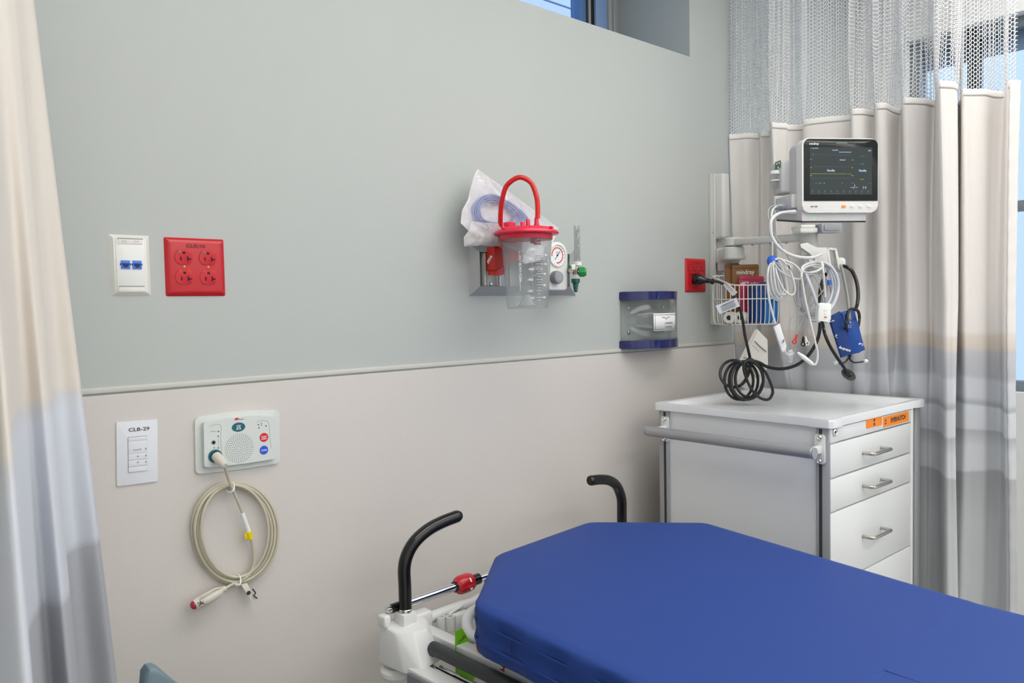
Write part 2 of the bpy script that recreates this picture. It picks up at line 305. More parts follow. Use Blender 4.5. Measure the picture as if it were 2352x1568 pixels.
# ------------------------------------------------------------------ lamps
def troffer(x, y, label, sx=1.2, sy=.6, first=[]):
    if not first:
        t = thing('ceiling_light', label, 'ceiling light', (x, y, H), group='recessed ceiling lights')
        b = MB()
        for (cx, cy, dx, dy) in ((0, sy/2+.012, sx+.05, .025), (0, -sy/2-.012, sx+.05, .025), (sx/2+.012, 0, .025, sy), (-sx/2-.012, 0, .025, sy)): b.box((cx, cy, -.008), (dx, dy, .018), .003)
        b.build('frame', 'white', t); MB().box((0, 0, -.006), (sx, sy, .008)).build('diffuser', 'lamp', t, flat=True); first.append(t); return t
    t = first[0].copy(); col.objects.link(t); t.location = (x, y, H); t['label'] = label
    for c in first[0].children:
        d = c.copy(); col.objects.link(d); d.parent = t
    return t
for tx, nx_ in ((-1.0, 'over the near curtain side'), (.72, 'over the wall plates side'), (1.95, 'over the drawer cart side'), (2.98, 'beyond the far curtain')):
    for ty, ny_ in ((-1.05, 'nearest the plate wall'), (-2.5, 'in the middle row'), (-3.9, 'nearest the front wall')):
        if tx > -.5 or ty < -3: troffer(tx, ty, 'flat white ceiling light '+nx_+', '+ny_)
# ------------------------------------------------------------------ daylight
wd = bpy.data.worlds.new('sky'); bpy.context.scene.world = wd; wd.use_nodes = True; nt = wd.node_tree; nt.nodes.clear()
o = nt.nodes.new('ShaderNodeOutputWorld'); bg = nt.nodes.new('ShaderNodeBackground'); tc = nt.nodes.new('ShaderNodeTexCoord'); sp = nt.nodes.new('ShaderNodeSeparateXYZ'); cr = nt.nodes.new('ShaderNodeValToRGB'); mr = nt.nodes.new('ShaderNodeMapRange')
nt.links.new(tc.outputs['Generated'], sp.inputs[0]); mr.inputs[1].default_value = -.2; nt.links.new(sp.outputs[2], mr.inputs[0]); nt.links.new(mr.outputs[0], cr.inputs[0]); nt.links.new(cr.outputs[0], bg.inputs[0]); nt.links.new(bg.outputs[0], o.inputs[0])
e = cr.color_ramp.elements; e[0].color = (.66, .78, .95, 1); e[1].color = (.66, .8, 1, 1); q = e.new(.4); q.color = (.7, .84, 1, 1)
bg.inputs[1].default_value = 1.15
sd = bpy.data.lights.new('sun', 'SUN'); sd.energy = 2.2; sd.angle = .02; sd.color = (1, .97, .93); so = bpy.data.objects.new('sun', sd); col.objects.link(so); so.rotation_euler = Vector((0, -.55, .8)).to_track_quat('Z', 'Y').to_euler()
# ------------------------------------------------------------------ curtains
def plan(points, ds=.004):
    P, _ = crom([Vector(p) for p in points], [0]*len(points), 10, False)
    L = [0]
    for a, c in zip(P, P[1:]): L.append(L[-1]+(c-a).length)
    n = int(L[-1]/ds); out = []; j = 0
    for i in range(n+1):
        s = L[-1]*i/n
        while j < len(L)-2 and L[j+1] < s: j += 1
        t = (s-L[j])/max(1e-9, L[j+1]-L[j]); out.append(P[j].lerp(P[j+1], t))
    return out, L[-1]
def netting(parent, fpos, length, z0, z1, cw=.015, ch=.0118, r=.00115):
    """honeycomb knit: flat-topped cells of round strands following fpos(s, z)"""
    vs = []; fs = []
    def strand(a, c):
        A = fpos(*a); B = fpos(*c); t = (B-A)
        if t.length < 1e-6: return
        t.normalize(); u = t.orthogonal().normalized(); v = t.cross(u); k = len(vs)
        for p in (A, B):
            for q in range(3): vs.append(p+(u*math.cos(q*2.094)+v*math.sin(q*2.094))*r)
        for q in range(3): fs.append((k+q, k+(q+1) % 3, k+3+(q+1) % 3, k+3+q))
    nc = int(length/cw); nr = int((z1-z0)/ch)
    for c in range(nc):
        x = (c+.5)*cw
        for j in range(nr+1):
            z = z0+j*ch+(ch/2 if c % 2 else 0)
            a, bq = (x-cw/3, z), (x+cw/3, z); strand(a, bq)
            if c < nc-1:
                for dz in (-ch/2, ch/2):
                    if z0-.004 <= z+dz: strand(bq, (x+2*cw/3, z+dz))
    me = bpy.data.meshes.new('netting'); me.from_pydata([tuple(v) for v in vs], [], fs); me.materials.append(M['net'])
    me.polygons.foreach_set('use_smooth', [True]*len(me.polygons)); me.update()
    o = bpy.data.objects.new('netting', me); col.objects.link(o); o.parent = parent; me.transform(wm(parent).inverted()); return o
ZH = 1.957
hdr = [(1683.9,313),(1703.6,311.8),(1721.7,308.8),(1744,309.4),(1747.5,304.3),(1768.7,302.8),(1770,284.6),(1788,284.6),(1806.5,286),(1809.5,289),(1845.9,287.6),(1847,278.5),(1897,271),(1953,265),(1955.5,253.7),(1982,252),(2007.8,255.8),(2010.9,242),(2033.6,239),(2051.7,248),(2071.4,251),(2073,230),(2094,227),(2124,228.6),(2148.6,231.6),(2151.7,193.8),(2172.9,189),(2197,195),(2198.6,228.6),(2207.7,230),(2209,209),(2233.4,207.4),(2263.7,207.4),(2284.9,212),(2309,210.4),(2313.6,191),(2342,191)]
pl = []
for (px, py) in hdr:
    p = at(px, py, 'z', ZH); pl.append(Vector((p.x-(.026, .024, .015, .004)[min(len(pl), 3)]*(len(pl) < 4), min(p.y, -.004-.0015*len(pl)), 0)))
PL, LEN = plan(pl); NP = len(PL)
XM = 2.44
def sstep(a, c, x): t = min(1, max(0, (x-a)/(c-a))); return t*t*(3-2*t)
def cpos(s, z):
    q = min(max(s/LEN, 0), 1)*(NP-1); i = min(int(q), NP-2); p = PL[i].lerp(PL[i+1], q-i)
    d = ZH-z; x, y = p.x, p.y
    if d > 0:      # the cloth relaxes and drifts a little as it falls
        x += (2.455-x)*.45*min(1, d/.6)
        x += .010*math.sin(s*9+z*2.2)*min(1, d)+.004*math.sin(s*31+z*5)*min(1, d*1.5)
        y += .008*math.sin(s*7+1+z*1.7)*min(1, d)*sstep(0, .2, s)
        k = sstep(1.25, 1.02, z)*sstep(-.74, -.66, y)           # pushed back by the cart
        if k > 0: x = x*(1-k)+max(x*.35+XM*.65+.012, 2.447)*k
    else:          # the net is gathered towards its track
        x = x+(2.455-x)*.25*min(1, -d/.75)
    return Vector((x, min(y, -.003), z))
ct = thing('privacy_curtain', 'pleated cream privacy curtain with white net top behind the patient monitor', 'curtain', (2.45, -.45, .3))
b = MB(); b.sheet(lambda u, v: cpos(u*LEN, .3+v*(ZH-.3)), 520, 70, uv=lambda u, v: (u*LEN, .3+v*(ZH-.3)))
b.build('cloth', 'cloth', ct, world=True, solid=.0012)
b = MB(); b.sheet(lambda u, v: cpos(u*LEN, ZH-.015+v*.0185)+Vector((-.0010, -.0010, 0)), 520, 3); b.build('hem_tape', 'hem', ct, world=True, solid=.0008)
b = MB(); b.sheet(lambda u, v: cpos(u*LEN, ZH-.0155+v*.0009)+Vector((-.0014, -.0014, 0)), 520, 1); b.build('stitching', 'inklite', ct, world=True, solid=.0004)
def npos(s_, z):     # the net is gathered more tightly than the cloth
    q_ = s_*LEN/NLEN; p = cpos(q_, z); g_ = (1-.75*sstep(.80*LEN, .86*LEN, q_))*min(1, (z-ZH)*5+.15)
    d = cpos(min(q_+.004, LEN), z)-cpos(max(q_-.004, 0), z); n_ = Vector((-d.y, d.x, 0)).normalized() if d.length > 1e-6 else Vector((1, 0, 0))
    return p+n_*(.010*g_*math.sin(s_*150+2.2*math.sin(s_*11+z*1.5)))
NLEN = LEN*1.9
netting(ct, npos, NLEN, ZH+.004, H-.03, r=.00135)
e0 = LEN-.036
b = MB(); b.sheet(lambda u, v: cpos(e0+u*.036, .32+v*(ZH+.006-.32))+Vector((-.003-.0012*math.sin(v*160), -.003, 0)), 10, 160, uv=lambda u, v: (e0+u*.036, .32+v*(ZH+.006-.32))); b.build('side_hem', 'cloth', ct, world=True, solid=.002)
MB().box((2.455, -2.2, H-.012), (.03, 4.3, .022), .003).build('curtain_track', 'alus', ct, world=True)
# near left curtain: plan positions at the top and bottom picture rows
lp = [((-900, .62), (-820, .62)), ((-520, .60), (-420, .58)), ((-330, .68), (-200, .66)), ((-150, .66), (-40, .62)), ((-72, .62), (62, .60)), ((-60, .66), (70, .66)), ((-30, .80), (60, .82)), ((-22, .92), (110, .94)), ((18, .96), (160, .93)), ((38, 1.0), (178, .98)), ((20, 1.08), (165, 1.1)), ((48, 1.14), (200, 1.16)), ((74, 1.17), (262, 1.17)), ((77, 1.19), (268, 1.21))]
T = [dp(a[0], 0, a[1]) for a, c in lp]; B = [dp(c[0], 1568, c[1]) for a, c in lp]
def at_z(k, z):
    a, c = T[k], B[k]; t = (z-a.z)/(c.z-a.z); return a.lerp(c, t)
lo, ll = plan([Vector((*at_z(k, .75).xy, 0)) for k in range(len(lp))], .006)
def mkpl(z): return crom([Vector((*at_z(k, z).xy, 0)) for k in range(len(lp))], [0]*len(lp), 14, False)[0]
PT, PB = mkpl(1.96), mkpl(.75)
def lpos(s, z):
    q = min(max(s/ll, 0), 1)*(len(PT)-1); i = min(int(q), len(PT)-2); a = PT[i].lerp(PT[i+1], q-i); c = PB[i].lerp(PB[i+1], q-i)
    t = (1.96-z)/(1.96-.75); t = t if t < 1 else 1+(t-1)*.3
    t = max(t, -.35); p = a.lerp(c, t); return Vector((p.x, p.y, z))
cl = thing('privacy_curtain', 'cream privacy curtain with pale grey bands hanging closest to the viewer beside the wall plates', 'curtain', (0, -.9, .3))
b = MB(); b.sheet(lambda u, v: lpos(u*ll, .3+v*(ZH-.3)), 260, 40, uv=lambda u, v: (u*ll+3.1, .3+v*(ZH-.3))); b.build('cloth', 'cloth2', cl, world=True, solid=.0012)
b = MB(); b.sheet(lambda u, v: lpos(u*ll, ZH-.008+v*.02)+Vector((.001, -.0012, 0)), 260, 2); b.build('hem_tape', 'hem', cl, world=True, solid=.002)
netting(cl, lpos, ll, ZH+.01, H-.03)
b = MB(); b.tube([(p.x, p.y, H-.012) for p in [lpos(ll*k/12, 2.6) for k in range(13)]], .012, 8); b.build('curtain_track', 'alus', cl, world=True)
# ================================================================== things on the wall
def W(px, py, y=0): return at(px, py, 'y', y)
# ---- data plate
x0, z1, w_, h_ = .3854, 1.5146, .0699, .1143; cx, cz = x0+w_/2, z1-h_/2
t = thing('data_outlet_plate', 'white wall plate with two blue data jacks left of the big red outlet', 'data outlet', (cx, 0, cz))
b = MB(); o_ = rrect(w_, h_, .002); i_ = rrect(w_-.012, h_-.012, .0015, -.0055)
b.add([Vector(p) for p in o_]+[Vector(p) for p in i_], [tuple(range(24))[::-1]]+[(k, (k+1) % 24, (k+1) % 24+24, k+24) for k in range(24)]+[tuple(range(24, 48))]); b.build('bezel', 'warmw', t)
MB().prism(rrect(w_-.020, h_-.016, .001, -.0054), (0, -.0012, 0), .0004).build('insert', 'white', t)
for s in (1, -1):
    MB().prism(rrect(.043, .0095, .0006, -.0062, cz=s*.0445), (0, -.0012, 0), .0002).build('label_window', 'paper', t)
    MB().prism(rrect(.0445, .0016, .0005, -.0066, cz=s*.0445+.0053), (0, -.0012, 0)).build('label_groove', 'inklite', t)
for s, n in ((-1, '212'), (1, '213')):
    j = MB(); j.box((s*.0101+.0005, -.0066, .0012), (.0158, .0035, .0158), .0004); j = j.build('data_jack', 'bluep', t)
    MB().box((s*.0101+.0005, -.0084, .0022), (.0128, .0012, .0034), .0002).box((s*.0101+.0005, -.0084, -.0008), (.0092, .0012, .0036), .0002).box((s*.0101+.0005, -.0084, -.0032), (.005, .0012, .002), .0002).build('socket_opening', 'ndark', j)
    for q in (-1, 1): MB().box((s*.0101+.0005+q*.0086, -.0066, .0018), (.0016, .003, .0036), .0003).build('latch', 'deepb', j)
join([text(t, 'x', n, (s*.0105, -.0075, .0445), .0055, 'inklite') for s, n in ((-1, '212'), (1, '213'))], 'printed_numbers')
# ---- red outlets
def red_outlet(x0, z1, label, lab, rows=(1, -1), dots=True):
    w_, h_ = .1159, .1143; t = thing('red_power_outlet', label, 'power outlet', (x0+w_/2, 0, z1-h_/2))
    b = MB(); o_ = rrect(w_, h_, .003); i_ = rrect(w_-.010, h_-.010, .003, -.0055); m_ = rrect(w_-.020, h_-.020, .003, -.0066)
    b.add([Vector(p) for p in o_+i_+m_], [tuple(range(24))[::-1]]+[(k, (k+1) % 24, (k+1) % 24+24, k+24) for k in range(24)]+[(k+24, (k+1) % 24+24, (k+1) % 24+48, k+48) for k in range(24)]+[tuple(range(48, 72))])
    b.build('cover_plate', 'red', t)
    for cx in (-.0232, .0232):
        for r in rows:
            cz = r*.0195-.0005
            ol = [(cx+.0172*math.cos(a), -.0066, cz+max(-.0142, min(.0142, .0172*math.sin(a)))) for a in [2*PI*k/48 for k in range(48)]]
            e = MB().prism([(cx+(p[0]-cx)*1.06, p[1], cz+(p[2]-cz)*1.06) for p in ol], (0, -.0002, 0)).build('receptacle_rim', 'bracket', t)  # thin red rim, slightly wider than the receptacle face
            f = MB().prism(ol, (0, -.0016, 0), .0004).build('receptacle', 'redlite', t)
            b = MB(); y = -.0083
            b.prism([(cx-.0002+.0029*math.cos(a), y, cz+.0088+.003*min(.55, math.sin(a))) for a in [2*PI*k/20 for k in range(20)]], (0, -.0002, 0))
            b.box((cx-.0062, y, cz-.003), (.0026, .0004, .0072)); b.box((cx+.0066, y, cz-.003), (.0026, .0004, .0092)); b.box((cx+.0102, y, cz-.0036), (.0062, .0004, .0026))
            b.build('slots', 'slot', f, flat=True)
            if r == 1 and dots: MB().lathe([(.0026, 0), (.0024, .0004)], (cx-.0086, -.0082, cz+.0088), (0, -1, 0), 16).build('green_dot', 'greydot', f)
        MB().lathe([(.0030, 0), (.0026, .0008), (.001, .0012)], (cx, -.0066, 0), (0, -1, 0), 16).build('screw', 'gold', t)
    MB().box((0, -.0067, .041), (.038, .0004, .0085)).build('label_tape', 'redlite', t, flat=True)
    text(t, 'printed_label', lab, (0, -.0071, .041), .0088, 'ink', squash=1.35, bold=.0002)
    return t
red_outlet(.4823, 1.5137, 'large red four-socket power outlet marked CLB-10 beside the white data plate', 'CLB-10')
t = red_outlet(2.1437, 1.5184, 'small-looking red power outlet with a black plug pushed in, near the curtain', 'CLB-10')
# ---- dimmer switch
A, Bp, Cc, Dd = W(260, 969), W(356, 961), W(365, 1104), W(271, 1116)
c = (A+Bp+Cc+Dd)/4; t = thing('dimmer_switch', 'white dimmer switch plate marked CLB-29 left of the nurse call station', 'light switch', (c.x, 0, c.z), ry=.03)
sw_, sh_ = .0725, .1195
MB().prism(rrect(sw_, sh_, .002), (0, -.006, 0), .0012).build('cover_plate', 'coolw', t)
MB().prism(rrect(.0340, .0672, .001, -.0058, cz=-.003), (0, -.0006, 0)).build('reveal_gap', 'inklite', t)
for z, h, n in ((.0268, .0066, 'cap_strip'), (.0112, .0236, 'power_button'), (-.0068, .0116, 'raise_button'), (-.0190, .0116, 'lower_button'), (-.0305, .0100, 'cap_strip')):
    q = MB().prism(rrect(.0328, h, .0004, -.006, cz=z-.0005), (0, -.0018, 0), .0003).build(n, 'coolw', t)
    if 'button' in n:
        MB().prism(rrect(.0013, .0036, .0006, -.0078, cx=.0142, cz=z-.0005-(.005 if n[0] == 'p' else 0)), (0, -.0003, 0)).build('indicator', 'ink', q)
        if n[0] != 'p':
            s = 1 if n[0] == 'r' else -1; MB().prism([(-.0024, -.0078, z-.0015*s), (.0024, -.0078, z-.0015*s), (0, -.0078, z+.0018*s)], (0, -.0003, 0)).build('arrow', 'inklite', q)
        else: text(q, 'lettering', 'On/Off', (-.001, -.0082, z-.006), .0048, 'inklite')
text(t, 'printed_label', 'CLB-29', (.003, -.0064, .0435), .0094, 'ink', squash=1.3, bold=.0001)
# ---- nurse call station
A, Bp, Cc, Dd = W(443, 957), W(637, 939), W(641, 1064), W(447, 1089); c = (A+Bp+Cc+Dd)/4
TILT = .02
t = thing('nurse_call_station', 'white nurse call station with speaker grille and red, blue and teal buttons', 'nurse call station', (c.x, 0, c.z), ry=TILT)
nx = lambda px, py, y=-.02: (lambda p: ((p.x-c.x)*math.cos(TILT)-(p.z-c.z)*math.sin(TILT), (p.x-c.x)*math.sin(TILT)+(p.z-c.z)*math.cos(TILT)))(W(px, py, y))
def bowed(w, h, bow, r, y, cz=0):
    return [(x, yy, z+(bow*(1-(x/(w/2))**2) if z > cz else -bow*.4*(1-(x/(w/2))**2))) for x, yy, z in dense(rrect(w, h, r, y, cz=cz))]
def dense(P, n=4):
    o = []
    for a, c2 in zip(P, P[1:]+P[:1]):
        for k in range(n): o.append(tuple(a[i]+(c2[i]-a[i])*k/n for i in range(3)))
    return o
MB().prism(bowed(.176, .112, .006, .008, 0), (0, -.008, 0), .003, 3).build('back_plate', 'shellw', t)
MB().prism(bowed(.150, .090, .005, .005, -.006, .002), (0, -.0145, 0), .002, 2).build('housing', 'shellw', t)
Y = -.0204
b = MB(); sx, sz = nx(549.5, 1029)
for ring in range(1, 9):
    R_ = .0288*ring/8
    for k in range(int(5.05*ring)):
        a = 2*PI*k/int(5.05*ring)+ring*.25; b.lathe([(.00085, 0), (.00085, .0002)], (sx+R_*math.cos(a), Y, sz+R_*math.sin(a)), (0, -1, 0), 8)
b.build('speaker_grille', 'ink', t)
def disc(px, py, r, n, m, par, rz=None, h=.0008):
    x, z = nx(px, py); return MB().prism([(p[0], Y, p[2]) for p in ell(r, rz or r, Y, x, z)], (0, -h, 0), h*.3, 1).build(n, m, par)
q = disc(547.6, 980.3, .0139, 'cancel_button', 'teal', t, .0092)
x, z = nx(547.6, 981); b = MB(); yy = Y-.0009
b.tube([(x-.0045, yy, z-.0035), (x-.003, yy, z+.001), (x, yy, z+.005), (x+.003, yy, z+.001), (x+.0045, yy, z-.0035)], .0005, 5, smooth=3).tube([(x-.0045, yy, z-.0038), (x+.0045, yy, z-.0038)], .0005, 5).tube([(x-.0045, yy, z+.0045), (x+.0045, yy, z-.0045)], .0004, 5).tube([(x+.0045, yy, z+.0045), (x-.0045, yy, z-.0045)], .0004, 5); b.build('bell_symbol', 'wink', q)
q = disc(606, 1004, .0093, 'staff_button', 'staff', t); x, z = nx(606, 1004)
join([text(q, 'x', 'STAFF', (x, yy, z+.0012), .0042, 'wink', bold=.0001), text(q, 'x', 'ASSIST', (x, yy, z-.003), .0042, 'wink', bold=.0001)], 'lettering')
q = disc(605.8, 1033.2, .0093, 'code_button', 'code', t); x, z = nx(605.8, 1033.5); text(q, 'lettering', 'CODE', (x, yy, z), .0045, 'wink', bold=.0001)
disc(490.3, 1015.7, .0046, 'jack_rim', 'greyp', t); disc(490.3, 1015.7, .0032, 'jack', 'slot', t, h=.001)
for px, py in ((501.6, 990.4), (500.9, 1001.4), (501.4, 1028.2), (593.1, 974.9), (594.5, 981.9), (610.6, 977.7)): disc(px, py, .0013, 'indicator_light', 'ink', t)
disc(491.8, 1027.6, .0012, 'red_indicator_light', 'leadr', t)
x, z = nx(493.4, 1046.3); sock = MB().lathe([(.0128, 0), (.0132, .002), (.0105, .0035), (.0085, .001)], (x, Y, z), (0, -1, 0), 32).build('call_socket', 'teal', t)
def ln(pts, r=.00035, n='printed_line', m='inklite', par=t): MB().tube([(nx(*p)[0], Y-.0002, nx(*p)[1]) for p in pts], r, 4, smooth=4).build(n, m, par)
ln([(480, 980), (490, 975.5), (503, 974.5), (507.5, 980), (506.5, 1005), (508, 1030), (511, 1048)]); ln([(589.5, 969), (597, 965.5), (610, 966), (616.5, 971), (619, 995), (622, 1028)])
ln([(501.3, 1004), (501.4, 1025)], .0002); ln([(484, 992), (487, 989), (492, 991), (497, 990.5)], .0003, 'bed_symbol', 'ink')
ln([(599, 974), (599, 971), (600.5, 970.5), (601, 974), (598.5, 977), (602, 977)], .0003, 'person_symbol', 'ink')
x, z = nx(546, 961.3); MB().prism([(x-.008, Y-.0002, z-.001), (x-.002, Y-.0002, z+.003), (x, Y-.0002, z+.001), (x+.004, Y-.0002, z+.0008), (x-.003, Y-.0002, z-.003)], (0, -.0003, 0)).build('logo_mark', 'staff', t)
x, z = nx(553, 962.4); MB().box((x, Y-.0003, z), (.012, .0003, .0009)).build('logo_line', 'ink', t)
# ---- call cord on the wall
t = thing('call_cord', 'coiled beige call cord hanging below the nurse call station', 'cord', (W(540, 1220).x, 0, W(540, 1330).z))
pp = lambda px, py, y: W(px, py, y)
MB().lathe([(.0075, 0), (.0095, .001), (.0098, .012), (.0090, .020), (.0075, .027), (.0072, .035), (.0050, .037)], pp(495, 1046, -.021), pp(517, 1069, -.052)-pp(495, 1046, -.021), 24).build('plug', 'cablew', t, world=True)
MB().lathe([(.006, 0), (.0066, .002), (.0062, .007), (.0045, .010)], pp(512, 1063, -.046), pp(520, 1083, -.046)-pp(512, 1063, -.046), 20).build('strain_relief', 'cablew', t, world=True)
rc = .0031; b = MB()
b.tube([pp(*p) for p in ((515, 1068, -.046), (522, 1090, -.036), (530, 1113, -.030), (546, 1150, -.026), (558, 1180, -.022), (566, 1205, -.020), (574, 1230, -.018), (581, 1258, -.016), (584, 1285, -.016), (579, 1308, -.018), (566, 1325, -.020), (548, 1335, -.016))], rc, 10)
loops = [(443, 637, 1107, 1340, -.012, 0), (449, 630, 1112, 1336, -.018, .5), (456, 623, 1117, 1330, -.014, 1.1), (464, 615, 1114, 1325, -.022, 1.6)]
for (a, c2, t0, b0, y, ph) in loops:
    P = []
    for k in range(28):
        an = 2*PI*k/28; px = (a+c2)/2+(c2-a)/2*math.cos(an)*(1-.03*math.sin(an)); py = (t0+b0)/2+(b0-t0)/2*math.sin(an)
        px += 9*math.sin(an+.4)*.4; P.append(pp(px, py, y-.004*math.sin(an*2+ph)))
    b.tube(P, rc, 10, closed=True, smooth=3)
b.tube([pp(548, 1335, -.016), pp(535, 1341, -.018), pp(520, 1349, -.022), pp(505, 1357, -.026)], rc, 10); b.build('cable', 'cable', t, world=True)
b = MB(); b.cyl(pp(556, 1178, -.0225), pp(572, 1222, -.019), .0046, 16); sl = b.build('label_sleeve', 'tie', t, world=True)
MB().cyl(pp(570, 1220, -.0195), pp(575, 1237, -.0185), .0062, 16).box(tuple(pp(566, 1231, -.021)), (.007, .0015, .011), .0002).build('yellow_band', 'yellow', t, world=True)
MB().tube([pp(528+10*math.cos(a), 1118+12*math.sin(a), -.018-.016*math.sin(a+.8)) for a in [2*PI*k/10 for k in range(10)]], .0016, 6, closed=True, smooth=3).build('cable_tie', 'tie', t, world=True)
MB().tube([pp(545+8*math.cos(a), 1332+13*math.sin(a), -.018-.016*math.sin(a+.8)) for a in [2*PI*k/10 for k in range(10)]], .0016, 6, closed=True, smooth=3).tube([pp(541, 1341, -.03), pp(553, 1342, -.032)], .0016, 6).build('cable_tie', 'tie', t, world=True)
a0, a1 = pp(519, 1350, -.024), pp(446, 1389, -.030); dv = a1-a0; LN = dv.length
pe = MB().lathe([(.0040, 0), (.0062, .002), (.0062, .006), (.0050, .008), (.0092, .013), (.0112, .022), (.0118, LN*.62), (.0124, LN*.66), (.0118, LN*.69), (.0106, LN-.006), (.0098, LN)], a0, dv, 24).build('call_pendant', 'cablew', t, world=True)
MB().lathe([(.0080, 0), (.0078, .004), (.005, .007), (.001, .0078)], a1-dv.normalized()*.001, dv, 20).build('red_call_button', 'crim', pe, world=True)
MB().tube([pp(508, 1349, -.030), pp(490, 1354, -.038), pp(470, 1367, -.040), pp(458, 1376, -.036)], .0018, 6).build('clip', 'cablew', pe, world=True)
y = -.0435; MB().tube([pp(453, 1384, y), pp(462, 1385, y), pp(467, 1380, y)], .0008, 5).tube([pp(457, 1391, y), pp(462, 1385, y), pp(459, 1379, y)], .0008, 5).tube([pp(462, 1385, y), pp(470, 1386, y)], .0008, 5).build('nurse_symbol', 'ink', pe, world=True)
a0, a1 = pp(560, 1343, -.02), pp(584, 1381, -.026)
ck = MB().prism([a0+Vector((-.006, 0, .002)), a0+Vector((.007, 0, .002)), a1+Vector((.006, 0, 0)), a1+Vector((-.006, 0, 0))], (0, .005, 0), .001).build('bedsheet_clip', 'cablew', t, world=True)
MB().lathe([(.0042, 0), (.0042, .001)], pp(571, 1361, -.026), (0, -1, 0), 16).tube([pp(580, 1352, -.028), pp(587, 1362, -.028), pp(583, 1367, -.028), pp(591, 1374, -.028)], .0013, 6).build('clip_spring', 'ink', ck, world=True)
# ---- cylindrical bag dispenser
t = thing('bag_dispenser', 'clear cylindrical wall dispenser with navy blue rings below the gas panel', 'dispenser', (1.936, 0, 1.232))
cxd = 1.946; zt, zb, ry_ = 1.385, 1.228, .085
def darc(R, y0, n=28): return [(-R*1.0*math.cos(PI*k/n), y0-ry_*(R/.133)*math.sin(PI*k/n)) for k in range(n+1)]
def dring(z0, z1, R):
    b = MB(); o_ = darc(R, 0); n = len(o_); b.prism([(x, y, z0) for x, y in o_], (0, 0, z1-z0), .004, 3); return b
dring(.150-.002, .172-.002+.004, .126).build('top_ring', 'nvy', t); dring(-.002, .024, .128).build('bottom_ring', 'nvy', t)
MB().sheet(lambda u, v: (lambda a: Vector((-.122*math.cos(a), -.002-.078*math.sin(a), .022+v*.128)))(u*PI), 48, 1).build('clear_cylinder', 'acryl', t, solid=.002)
for sx in (-.086, .088):
    for sz in (.048, .125): MB().lathe([(.0055, 0), (.0050, .002), (.003, .0032)], (sx, -.003, sz), (0, -1, 0), 16).box((sx, -.0063, sz), (.006, .0006, .001)).build('screw', 'chrome', t)
b = MB(); la0, la1 = 1.12, 2.05
b.sheet(lambda u, v: (lambda a: Vector((-.1245*math.cos(a), -.002-.0805*math.sin(a), .052+v*.054)))(la0+u*(la1-la0)), 16, 1); lb = b.build('label_card', 'wink', t, solid=.0006)
def onlab(u, z, e=.0012): a = la0+u*(la1-la0); return Vector((-(.1245+e)*math.cos(a), -.002-(.0805+e)*math.sin(a), z))
b = MB()
for z in (.0565, .1015): b.tube([onlab(k/8, z) for k in range(9)], .0004, 4)
for u in (.06, .94): b.tube([onlab(u, .0565), onlab(u, .1015)], .0004, 4)
b.tube([onlab(.3, .094), onlab(.42, .092), onlab(.46, .086), onlab(.5, .092), onlab(.62, .094)], .0006, 4); b.build('label_border', 'ink', lb)
for s, z, sz, u in (('CardinalHealth', .0755, .0085, .58), ('Emesis Bag Station', .064, .006, .56)):
    a = la0+u*(la1-la0); q = onlab(u, z, .0012); tn = math.atan2(-.0805*math.cos(a), .1245*math.sin(a)); text(lb, 'lettering', s, q, sz, 'ink', rot=(PI/2, 0, tn), squash=.8)
# ---- medical gas panel
t = thing('gas_panel', 'brushed aluminium medical gas panel frame behind the suction canister', 'wall panel', (1.422, 0, 1.396))
p0, p1 = W(1103, 660, -.030), W(1309, 657, -.030); ox0, ox1, oz0, oz1 = 1.227, 1.619, 1.396, 1.530
ix0, ix1, iz0 = p0.x, p1.x, 1.421; iz1 = oz1-.022
O = [(ox0, 0, oz0), (ox1, 0, oz0), (ox1, 0, oz1), (ox0, 0, oz1)]; I = [(ix0, -.030, iz0), (ix1, -.030, iz0), (ix1, -.030, iz1), (ix0, -.030, iz1)]; I2 = [(x, -.004, z) for x, y, z in I]
for n, (a, c) in (('frame_bottom', (0, 1)), ('frame_side', (1, 2)), ('frame_top', (2, 3)), ('frame_side', (3, 0))):
    b = MB(); b.add([O[a], O[c], I[c], I[a], I2[a], I2[c], (O[a][0], -.0005, O[a][2]), (O[c][0], -.0005, O[c][2])], [(0, 1, 2, 3), (3, 2, 5, 4), (4, 5, 7, 6), (0, 3, 4, 6), (1, 7, 5, 2)])
    b.build(n, 'alus' if n == 'frame_bottom' else 'alu', t, world=True, flat=True)
MB().box(((ix0+ix1)/2, -.006, (iz0+iz1)/2), (ix1-ix0, .005, iz1-iz0)).build('back_plate', 'alus', t, world=True, flat=True)
def slide(px0, px1):
    a, c = W(px0, 640, -.026).x, W(px1, 640, -.026).x; q = MB().box(((a+c)/2, -.012, (iz0+iz1)/2), (c-a, .008, iz1-iz0-.002), .001)
    for x in (a+.003, c-.003): q.box((x, -.020, (iz0+iz1)/2), (.006, .016, iz1-iz0-.002), .001)
    q.box((a+.012, -.0245, (iz0+iz1)/2), (.002, .004, iz1-iz0-.004)).box((c-.012, -.0245, (iz0+iz1)/2), (.002, .004, iz1-iz0-.004)); return q
sl = slide(1112, 1150).build('slide_rail', 'mount', t, world=True)
MB().lathe([(.004, 0), (.003, .003)], W(1127, 652, -.017), (0, -1, 0), 12).build('screw', 'chrome', sl, world=True)
for px in (1172, 1222, 1262): MB().box((W(px, 640, -.012).x, -.0115, (iz0+iz1)/2), (.004, .004, iz1-iz0-.003), .001).build('panel_seam', 'mount', t, world=True)
MB().box((W(1300, 600, -.01).x, -.011, (iz0+iz1)/2), (.03, .006, iz1-iz0-.006), .001).build('outlet_cover', 'white', t, world=True)
